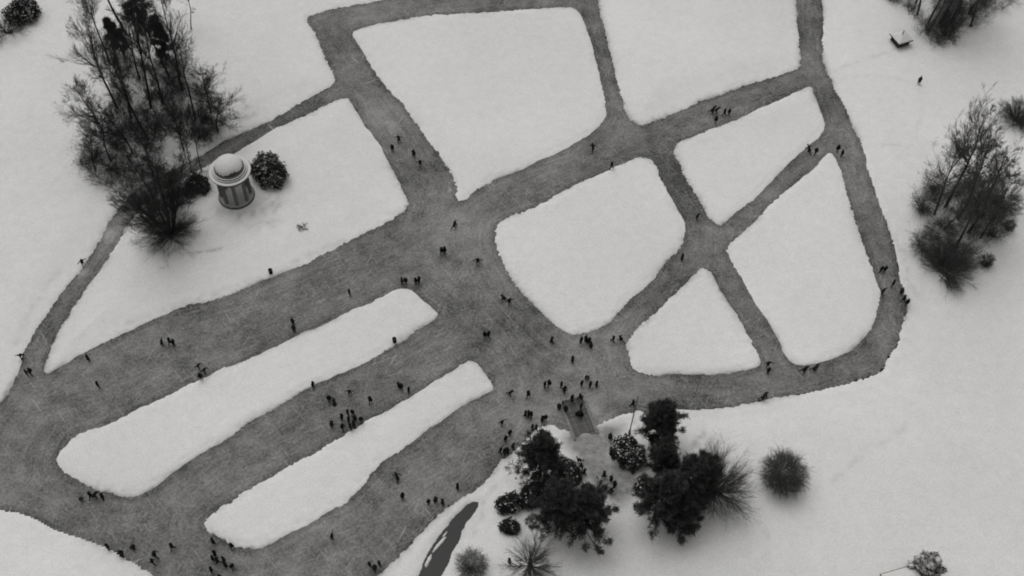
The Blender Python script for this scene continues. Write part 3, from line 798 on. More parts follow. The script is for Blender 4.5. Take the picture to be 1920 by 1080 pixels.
brush('undergrowth', [(250, 372), (330, 345), (372, 330), (385, 350), (350, 385), (300, 400)], 60, 2.4, 6, M_TWIG, 'brush along the lower side of the path by temple wood')
brush('undergrowth', [(1722, 360), (1770, 345), (1850, 360), (1890, 390), (1860, 440), (1825, 490), (1790, 520), (1745, 510), (1718, 460)], 110, 2.4, 7, M_TWIG2, 'grey brush beneath the bare trees right of the lake')
brush('undergrowth', [(1655, 0), (1690, 10), (1710, 40), (1722, 66), (1745, 90), (1765, 88), (1790, 60), (1840, 45), (1890, 20), (1910, -10), (1660, -20)], 150, 2.4, 8, M_TWIG2, 'grey brush fringing the wood behind the kiosk')

# evergreens and bushes of the near shore
for seed, px, py, hgt, r, nb, lab in [
    (501, 1012, 892, 11.2, 3.7, 74, 'dark pine with a visible trunk nearest the jetty'),
    (502, 1042, 980, 11.0, 3.9, 80, 'broad dark pine on the left of the touching pair'),
    (503, 1094, 1000, 11.6, 3.8, 80, 'dark pine on the right of the touching pair'),
    (504, 1232, 828, 10.8, 3.0, 74, 'dark pine standing just right of the flagpole'),
    (505, 1290, 930, 14.0, 3.4, 80, 'tallest pine beside the bare fan-shaped tree'),
    (506, 1236, 968, 12.0, 4.1, 84, 'broad pine lowest in the group below the flagpole'),
    (507, 1272, 985, 7.5, 3.0, 60, 'lower pine at foot of the group below the flagpole'),
    (508, 1240, 880, 8.0, 2.4, 56, 'short pine between flagpole pine and the larger pines')]:
    plant('pine_tree', pine(seed, hgt, r, .16, nb), px, py, lab, 'tree', 'pines of the near shore')
for seed, px, py, r, hh, sn, lab in [
    (601, 1177, 856, 2.15, 2.9, .42, 'large snow-flecked round bush at foot of the flagpole'),
    (602, 955, 948, 1.45, 2.0, .22, 'round snow-flecked bush left of the pines near open water'),
    (603, 1002, 934, 1.75, 2.4, .06, 'dark round bush touching the left pine of the pair'),
    (604, 1064, 892, 1.75, 2.5, .22, 'snow-flecked round bush at right foot of pine nearest the jetty'),
    (605, 506, 330, 2.75, 3.6, .40, 'snow-flecked round bush standing beside the temple'),
    (606, 46, 33, 2.5, 3.4, .45, 'snow-flecked round bush in the top left corner'),
    (607, 1207, 918, 1.2, 1.6, .25, 'small snow-flecked bush left of the broad lowest pine'),
    (608, 955, 990, 1.05, 1.3, .15, 'smallest bush below the round bush near open water')]:
    plant('round_bush', round_shrub(seed, r, hh, sn), px, py, lab, 'bush', 'snow-flecked round bushes')
plant('bare_shrub', fan_shrub(611, 4.0, 4.2, 40, (8, 6), .016), 12, 62, 'bare bush below the round bush in top left corner', 'shrub')
plant('bare_tree', fan_shrub(621, 9.0, 6.0, 60, (11, 9), .009, trunk=1.1, mats=(M_BARK2, M_TWIG2)), 1338, 926, 'fan-shaped bare tree between the pines and dense round bush', 'tree')
plant('bare_shrub', globe_bush(622, 3.5, 5.6, 1900, (M_BARK2, M_TWIG2), .012), 1462, 903, 'dense dark globe-shaped bare bush alone on the snow', 'shrub')
plant('bare_shrub', globe_bush(623, 2.4, 3.0, 900, (M_BARK2, M_TWIG2), .010), 884, 1066, 'grey twiggy bush beside the open water channel', 'shrub')
plant('bare_tree', fan_shrub(624, 7.4, 4.0, 44, (10, 8), .009, trunk=2.6, mats=(M_BARK2, M_TWIG2)), 992, 1074, 'small bare tree at bottom edge below the pines', 'tree')
plant('snowy_conifer', pine(625, 5.2, 1.9, .08, 44, snow=.95), 1726, 1076, 'small snow-laden conifer beside snowy roof at bottom right', 'tree')
plant('dead_bush', fan_shrub(626, .5, 1.1, 26, (6, 4), .022), 568, 426, 'small dead bush alone on the temple lawn', 'bush')

# ------------------------------------------------------------------ the domed temple
def temple(px, py):
    p = spot(px, py)
    o = link('domed_temple', None, None, (p.x, p.y, p.z - 0.1))
    tag(o, 'round columned garden temple with snow-covered dome by the wooded clump', 'temple')
    st = link('stylobate', lathe('stylobate', [(3.0, 0), (3.0, .16), (2.85, .17), (2.85, .42)], M_STONE, 48), o)
    link('floor_disc', lathe('floor_disc', [(2.8, .40), (2.78, .47), (2.4, .48), (.4, .475)], M_STONE_L, 40), st)
    zc = 5.35
    colm = lathe('shaft', [(.31, .62), (.325, 1.6), (.31, 3.0), (.27, zc - .32)], M_STONE, 16)
    basem = lathe('column_base', [(.42, .42), (.42, .5), (.40, .52), (.36, .62)], M_STONE_L, 16)
    capm = lathe('capital', [(.28, zc - .34), (.33, zc - .22), (.42, zc - .14), (.42, zc)], M_STONE, 16)
    for k in range(8):
        a = R(45 * k + 14)
        c = link('column', colm, o, (2.35 * math.cos(a), 2.35 * math.sin(a), 0))
        link('column_base', basem, c); link('capital', capm, c)
    en = link('entablature', lathe('entablature', [(2.05, zc), (2.70, zc), (2.70, zc + .38), (2.76, zc + .40), (2.76, zc + .78), (2.95, zc + .86), (3.36, zc + .98), (3.40, zc + 1.12), (3.36, zc + 1.16)], M_STONE, 56), o)
    link('snow_ring', lathe('snow_ring', [(3.30, zc + 1.14), (3.34, zc + 1.2), (3.15, zc + 1.26), (2.85, zc + 1.25), (2.83, zc + 1.14)], M_SNOWCAP, 56), en)
    dr = link('drum', lathe('drum', [(2.86, zc + 1.1), (2.84, zc + 1.42), (2.62, zc + 1.43), (2.62, zc + 1.70), (2.40, zc + 1.71), (2.40, zc + 1.94), (2.2, zc + 1.95)], M_STONE, 56), o)
    link('snow_step', lathe('snow_step', [(2.80, zc + 1.41), (2.81, zc + 1.47), (2.63, zc + 1.49), (2.625, zc + 1.41)], M_SNOWCAP, 56, cap=False), dr)
    link('snow_step', lathe('snow_step', [(2.58, zc + 1.69), (2.59, zc + 1.74), (2.41, zc + 1.76), (2.405, zc + 1.69)], M_SNOWCAP, 56, cap=False), dr)
    zd = zc + 1.93; rd = 2.22
    dm = link('dome', lathe('dome', [(rd * math.cos(R(e)), zd + 1.72 * math.sin(R(e))) for e in (0, 9, 18, 27, 36, 45, 54, 63, 72, 80, 87)], M_LEAD, 48), o)
    # snow lying on the dome, slid off along one side
    seg, lat = 96, 26
    rng = np.random.default_rng(9)
    az = np.linspace(0, 2 * np.pi, seg, endpoint=False)
    low = R(5) + R(15) * np.exp(-((np.angle(np.exp(1j * (az - R(-58))))) / .40) ** 2) + R(4) * np.sin(az * 9) ** 2 + R(5) * rng.random(seg)
    V = []; 
    for i in range(lat):
        f = i / (lat - 1)
        e = low + (R(89.5) - low) * f
        th = .13 * np.minimum(1, f * 5) + .02 * np.sin(az * 23) * (1 - f)
        V.append(np.stack([(rd + th) * np.cos(e) * np.cos(az), (rd + th) * np.cos(e) * np.sin(az), zd + (1.72 + th) * np.sin(e)], 1))
    j = np.arange(seg); k = (j + 1) % seg
    F = np.concatenate([np.stack([i * seg + j, i * seg + k, (i + 1) * seg + k, (i + 1) * seg + j], 1) for i in range(lat - 1)])
    link('snow_cap', mesh_np('snow_cap', np.concatenate(V), [F, ((lat - 1) * seg + j)[None, :]], M_SNOWCAP), dm)
temple(444, 367)

# ------------------------------------------------------------------ kiosk, hut, flagpole, jetty, bins
def hut(name, p, side, wall_h, roof_h, rz, over, label, finial=True):
    o = link(name, None, None, p, rz); tag(o, label, 'hut')
    bm = bmesh.new(); box_bm(bm, 0, 0, wall_h / 2 - .15, side, side, wall_h + .3)
    w = link('wall', bm_mesh('wall', bm, M_WOOD_D), o)
    for s in range(4):
        bm = bmesh.new(); a = s * math.pi / 2 + math.pi / 4
        box_bm(bm, math.cos(a) * side * .707, math.sin(a) * side * .707, wall_h / 2, .14, .14, wall_h)
        link('corner_post', bm_mesh('corner_post', bm, M_WOOD), o)
    bm = bmesh.new(); box_bm(bm, 0, -side / 2 - .02, wall_h * .45, side * .32, .07, wall_h * .85, bevel=.01)
    link('door', bm_mesh('door', bm, M_WOOD), o)
    e = side / 2 + over
    bm = bmesh.new(); box_bm(bm, 0, 0, wall_h + .05, e * 2, e * 2, .1)
    rf = link('roof', bm_mesh('roof', bm, M_WOOD_D), o)
    n = 9; V = []; 
    u = np.linspace(-1, 1, n * 2 + 1); X, Y = np.meshgrid(u, u)
    m = np.maximum(abs(X), abs(Y))
    rng = np.random.default_rng(int(side * 10))
    ee = e - .09
    Z = wall_h + .16 + roof_h * (1 - m) ** 0.95 + .03 * rng.random(X.shape) - .04 * (abs(abs(X) - abs(Y)) < .02)
    V = np.c_[(X * ee).ravel(), (Y * ee).ravel(), Z.ravel()]
    N = 2 * n + 1; i = np.arange(N * N).reshape(N, N)
    F = np.stack([i[:-1, :-1], i[:-1, 1:], i[1:, 1:], i[1:, :-1]], -1).reshape(-1, 4)
    ring = np.concatenate([i[0, :-1], i[:-1, -1], i[-1, :0:-1], i[:0:-1, 0]])
    Vb = V[ring].copy(); Vb[:, 2] = wall_h + .102
    b0 = len(V) + np.arange(len(ring)); r2 = np.roll(ring, -1); b2 = np.roll(b0, -1)
    F2 = np.stack([b0, b2, r2, ring], 1)
    link('roof_snow', mesh_np('roof_snow', np.concatenate([V, Vb]), [F, F2], M_SNOWCAP, smooth=False), rf)
    if finial:
        link('finial', lathe('finial', [(.09, wall_h + roof_h), (.07, wall_h + roof_h + .5), (.13, wall_h + roof_h + .62), (.03, wall_h + roof_h + .95)], M_WOOD_D, 10), rf)
    return o
hut('kiosk', spot(1686, 80), 2.3, 1.25, .75, R(25), .45, 'small square kiosk with pyramid roof under snow beside the far wood')
_c = at(1717, 1057, LAND_Z + 2.4); _d = Matrix.Rotation(R(18), 3, 'Z') @ Vector((2.65, 2.65, 0))
hut('garden_hut', (_c.x - _d.x, _c.y - _d.y, LAND_Z), 4.6, 2.3, 1.0, R(18), .35, 'hut with snowy roof corner showing at bottom right edge', False)

p = spot(1180, 812)
o = link('flagpole', None, None, p); tag(o, 'tall thin flagpole rising behind the snow-flecked round bush', 'flagpole')
link('pole', lathe('pole', [(.13, -.3), (.12, 1.2), (.085, 1.25), (.055, 10.6)], M_METAL, 10), o)
link('collar', lathe('collar', [(.2, .0), (.2, .35), (.16, .4), (.16, .9)], M_METAL, 12), o)
link('ball', lathe('ball', [(.02, 10.58), (.10, 10.65), (.12, 10.74), (.08, 10.83), (.01, 10.87)], M_METAL, 10), o)

# jetty running from the shore out over the ice
JZ = 0.30
J = [at(*q, JZ) for q in ((1080, 826), (1121, 818), (1092, 745), (1053, 757))]      # shore left, shore right, end right, end left
jd = ((J[2] + J[3]) - (J[0] + J[1])) / 2
jl = jd.length; jdir = jd.normalized(); jside = Vector((jdir.y, -jdir.x, 0))
jw = ((J[1] - J[0]).length + (J[2] - J[3]).length) / 2
jc = (J[0] + J[1]) / 2
jetty = link('jetty', None, None, (jc.x, jc.y, 0), math.atan2(jdir.y, jdir.x) - math.pi / 2)
tag(jetty, 'dark plank jetty with end railing reaching from the shore onto the ice', 'jetty')
npl = 26; pw = jl / npl
rngj = random.Random(4)
plank_m = []
for v in range(4):
    bm = bmesh.new(); box_bm(bm, 0, 0, 0, jw, pw * .88, .07, bevel=.008); plank_m.append(bm_mesh('plank', bm, plain('plank_wood_%d' % v, .10 + .018 * v, .45, 3.0)))
for i in range(npl):
    q = link('plank', plank_m[rngj.randrange(4)], jetty, (rngj.uniform(-.04, .04), (i + .5) * pw, JZ - .035 + rngj.uniform(-.008, .008)))
for s in (-1, 1):
    bm = bmesh.new(); box_bm(bm, s * (jw / 2 - .25), jl / 2, JZ - .20, .18, jl, .24); link('bearer', bm_mesh('bearer', bm, M_WOOD_D), jetty)
    bm = bmesh.new(); box_bm(bm, s * (jw / 2 + .10), jl / 2 - .3, JZ - .12, .16, jl - .9, .40)
    k = link('side_beam', bm_mesh('side_beam', bm, M_WOOD), jetty)
    gx, gy, gf = grid(-.24, .24, .3, jl - 1.0, .12)
    z = JZ + .085 + .13 * (1 - (gx / .24) ** 2) + .05 * vnoise(gx + s * 9, gy, 2.5, 3)
    link('snow_cap', mesh_np('snow_cap', np.c_[gx + s * (jw / 2 + .10), gy, z], gf, plain('grey_snow', .24, .4, 5.0)), k)
for x in (-jw / 2 + .1, 0, jw / 2 - .1):
    bm = bmesh.new(); box_bm(bm, x, jl - .12, JZ + .25, .13, .13, 1.3); link('post', bm_mesh('post', bm, M_WOOD_D), jetty)
for z, t in ((.84, .12), (.48, .10)):
    bm = bmesh.new(); box_bm(bm, 0, jl - .12 - .08, JZ + z, jw + .15, .07, t); link('rail', bm_mesh('rail', bm, M_WOOD_D), jetty)

binm = lathe('drum_body', [(.27, 0), (.30, .05), (.30, .30), (.315, .32), (.30, .34), (.30, .60), (.315, .62), (.30, .64), (.31, .86), (.26, .88), (.25, .80), (.02, .79)], M_CLOTH[1], 20)
for px, py, lab in [(508, 512, 'dark round drum on the snow edge of the temple lawn'), (740, 641, 'dark round drum on the edge of the longer snow strip')]:
    o = link('steel_drum', None, None, spot(px, py)); tag(o, lab, 'drum', 'dark drums on the snow')
    link('drum_body', binm, o); link('rim', lathe('rim', [(.30, .86), (.34, .88), (.34, .92), (.30, .93), (.28, .90), (.30, .86)], M_LEAD, 20, cap=False), o)

# ------------------------------------------------------------------ people
def skeleton(pose):
    """joint positions, facing -Y"""
    J = dict(pel=(0, 0, .93), spi=(0, .01, 1.14), che=(0, .01, 1.36), nek=(0, 0, 1.49), hd0=(0, -.02, 1.57), hd1=(0, -.03, 1.67))
    for s, n in ((-1, 'l'), (1, 'r')):
        J.update({'sh' + n: (s * .18, .01, 1.41), 'el' + n: (s * .25, .03, 1.13), 'wr' + n: (s * .25, -.05, .89), 'ha' + n: (s * .245, -.08, .80), 'th' + n: (s * .20, -.10, .83),
                  'hi' + n: (s * .10, 0, .88), 'kn' + n: (s * .11, -.02, .49), 'an' + n: (s * .11, .02, .09), 'to' + n: (s * .13, -.17, .05)})
    def lean(dy, dz, names):
        for k in names: x, y, z = J[k]; J[k] = (x, y + dy * (z - .93), z + dz)
    up = ['spi', 'che', 'nek', 'hd0', 'hd1'] + [a + b for a in ('sh', 'el', 'wr', 'ha', 'th') for b in 'lr']
    if pose == 'walk':
        J.update(knl=(-.1, -.14, .50), anl=(-.1, -.24, .11), tol=(-.11, -.42, .10), knr=(.1, .03, .48), anr=(.1, .28, .13), tor=(.11, .12, .04),
                 ell=(-.25, .12, 1.15), wrl=(-.25, .14, .92), hal=(-.25, .12, .83), thl=(-.20, .09, .86), elr=(.25, -.08, 1.15), wrr=(.24, -.26, 1.0), har=(.23, -.33, .95), thr=(.18, -.33, 1.0))
    elif pose == 'glide':
        lean(-.45, -.06, up)
        J.update(pel=(0, .06, .86), hil=(-.1, .06, .82), hir=(.1, .06, .82), knl=(-.11, -.16, .50), anl=(-.1, -.02, .10), tol=(-.11, -.20, .05), knr=(.17, .22, .50), anr=(.27, .56, .20), tor=(.33, .42, .10),
                 ell=(-.42, .02, 1.12), wrl=(-.52, .16, 1.0), hal=(-.55, .22, .96), thl=(-.50, .17, .92), elr=(.36, -.32, 1.10), wrr=(.28, -.52, 1.10), har=(.25, -.60, 1.10), thr=(.20, -.55, 1.14))
    elif pose == 'arms':
        lean(-.15, -.02, up)
        J.update(ell=(-.40, -.04, 1.24), wrl=(-.58, -.12, 1.14), hal=(-.65, -.15, 1.11), thl=(-.60, -.20, 1.14), elr=(.41, -.02, 1.26), wrr=(.62, -.02, 1.20), har=(.70, -.03, 1.18), thr=(.65, -.09, 1.20),
                 knl=(-.12, -.12, .49), anl=(-.12, -.10, .09), tol=(-.13, -.28, .05), knr=(.14, .08, .49), anr=(.19, .24, .11), tor=(.23, .07, .05))
    elif pose == 'crouch':
        for k in up: x, y, z = J[k]; J[k] = (x, y - .55 * (z - .93) + .12, z - .42)
        J.update(pel=(0, .16, .50), hil=(-.1, .15, .47), hir=(.1, .15, .47), knl=(-.15, -.24, .48), knr=(.15, -.24, .48), anl=(-.13, .0, .09), anr=(.13, .0, .09), tol=(-.14, -.18, .05), tor=(.14, -.18, .05),
                 ell=(-.25, -.14, .66), wrl=(-.16, -.34, .60), hal=(-.13, -.42, .58), thl=(-.09, -.39, .62), elr=(.25, -.14, .66), wrr=(.16, -.34, .60), har=(.13, -.42, .58), thr=(.09, -.39, .62))
    return J

RAD = dict(pel=.135, spi=.125, che=.15, nek=.065, hd0=.085, hd1=.088, sh=.078, el=.058, wr=.046, ha=.05, th=.024, hi=.10, kn=.072, an=.055, to=.05)
EDG = [('pel', 'spi'), ('spi', 'che'), ('che', 'nek'), ('nek', 'hd0'), ('hd0', 'hd1')] + [e for n in 'lr' for e in
      (('che', 'sh' + n), ('sh' + n, 'el' + n), ('el' + n, 'wr' + n), ('wr' + n, 'ha' + n), ('wr' + n, 'th' + n), ('pel', 'hi' + n), ('hi' + n, 'kn' + n), ('kn' + n, 'an' + n), ('an' + n, 'to' + n))]

def body_mesh(pose):
    J = skeleton(pose)
    names = list(J)
    me = bpy.data.meshes.new('body_skeleton')
    me.from_pydata([J[k] for k in names], [(names.index(a), names.index(b)) for a, b in EDG], [])
    ob = bpy.data.objects.new('body_skeleton', me); COL.objects.link(ob)
    mo = ob.modifiers.new('skin', 'SKIN'); mo.use_smooth_shade = True
    for i, k in enumerate(names):
        sv = me.skin_vertices[0].data[i]
        r = RAD.get(k, RAD.get(k[:2], .06)); sv.radius = (r, r); sv.use_root = (k == 'pel')
    ss = ob.modifiers.new('sub', 'SUBSURF'); ss.levels = 1; ss.render_levels = 1
    dg = bpy.context.evaluated_depsgraph_get()
    out = bpy.data.meshes.new_from_object(ob.evaluated_get(dg))
    bpy.data.objects.remove(ob); bpy.data.meshes.remove(me)
    out.name = 'person_body'
    out.materials.clear()
    h0 = Vector(J['nek']); hv = (Vector(J['hd1']) - h0).normalized()
    idx = [1 if ((p.center - h0).dot(hv) > .05 and (p.center - Vector(J['hd0'])).length < .25) else 0 for p in out.polygons]
    out.polygons.foreach_set('material_index', idx)
    out.polygons.foreach_set('use_smooth', [True] * len(idx))
    return out, J

def coat_mesh(J, long_):
    a = Vector(J['pel']); b = Vector(J['nek'])
    ax = (b - a).normalized(); sx = Vector((1, 0, 0)); sy = ax.cross(sx).normalized()
    L = (b - a).length
    hem = -.42 if long_ else -.16
    prof = [(hem, .27 if long_ else .215, .21 if long_ else .165), (-.12, .215, .17), (.12, .19, .155), (.30, .215, .17), (L - .16, .235, .165), (L - .06, .17, .12), (L, .08, .08)]
    n = 14; V = []
    for t, rx, ry in prof:
        for k in range(n):
            w = 2 * math.pi * k / n; f = 1 + (.06 * math.sin(3 * w + t * 9) if t < 0 else 0)
            d = ax if t > 0 else (ax * .4 + Vector((0, 0, 1)) * .6).normalized()
            V.append(a + d * t + sx * rx * f * math.cos(w) + sy * ry * f * math.sin(w))
    F = []
    for i in range(len(prof) - 1):
        for k in range(n): F.append((i * n + k, i * n + (k + 1) % n, (i + 1) * n + (k + 1) % n, (i + 1) * n + k))
    return mesh_np('coat', np.array(V), np.array(F), M_CLOTH[0])

def hat_mesh(J, brim):
    c = Vector(J['hd1']); ax = (Vector(J['hd1']) - Vector(J['nek'])).normalized()
    prof = ([(.165, -.0), (.165, .012), (.10, .02), (.098, .09), (.06, .115), (.005, .118)] if brim else [(.107, -.05), (.112, .0), (.10, .06), (.06, .105), (.005, .12)])
    me = lathe('hat', prof, M_CLOTH[1], 12, cap=False)
    q = Vector((0, 0, 1)).rotation_difference(ax)
    me.transform(Matrix.Translation(c) @ q.to_matrix().to_4x4())
    return me

def with_mats(me, mats):
    m = me.copy(); m.materials.clear()
    for x in mats: m.materials.append(x)
    return m

POSES = ('stand', 'walk', 'glide', 'arms', 'crouch')
LIB = {}
for po in POSES:
    b_, J_ = body_mesh(po)
    for ti in range(3):
        LIB[po, ti] = (with_mats(b_, [M_CLOTH[(0, 1, 2)[ti]], M_FACE]), with_mats(coat_mesh(J_, ti == 1), [M_CLOTH[(1, 3, 0)[ti]]]), with_mats(hat_mesh(J_, ti == 2), [M_CLOTH[(4, 1, 0)[ti]]]))
S, Wk, Gl, Ar, Cr = POSES
CH = 0.74
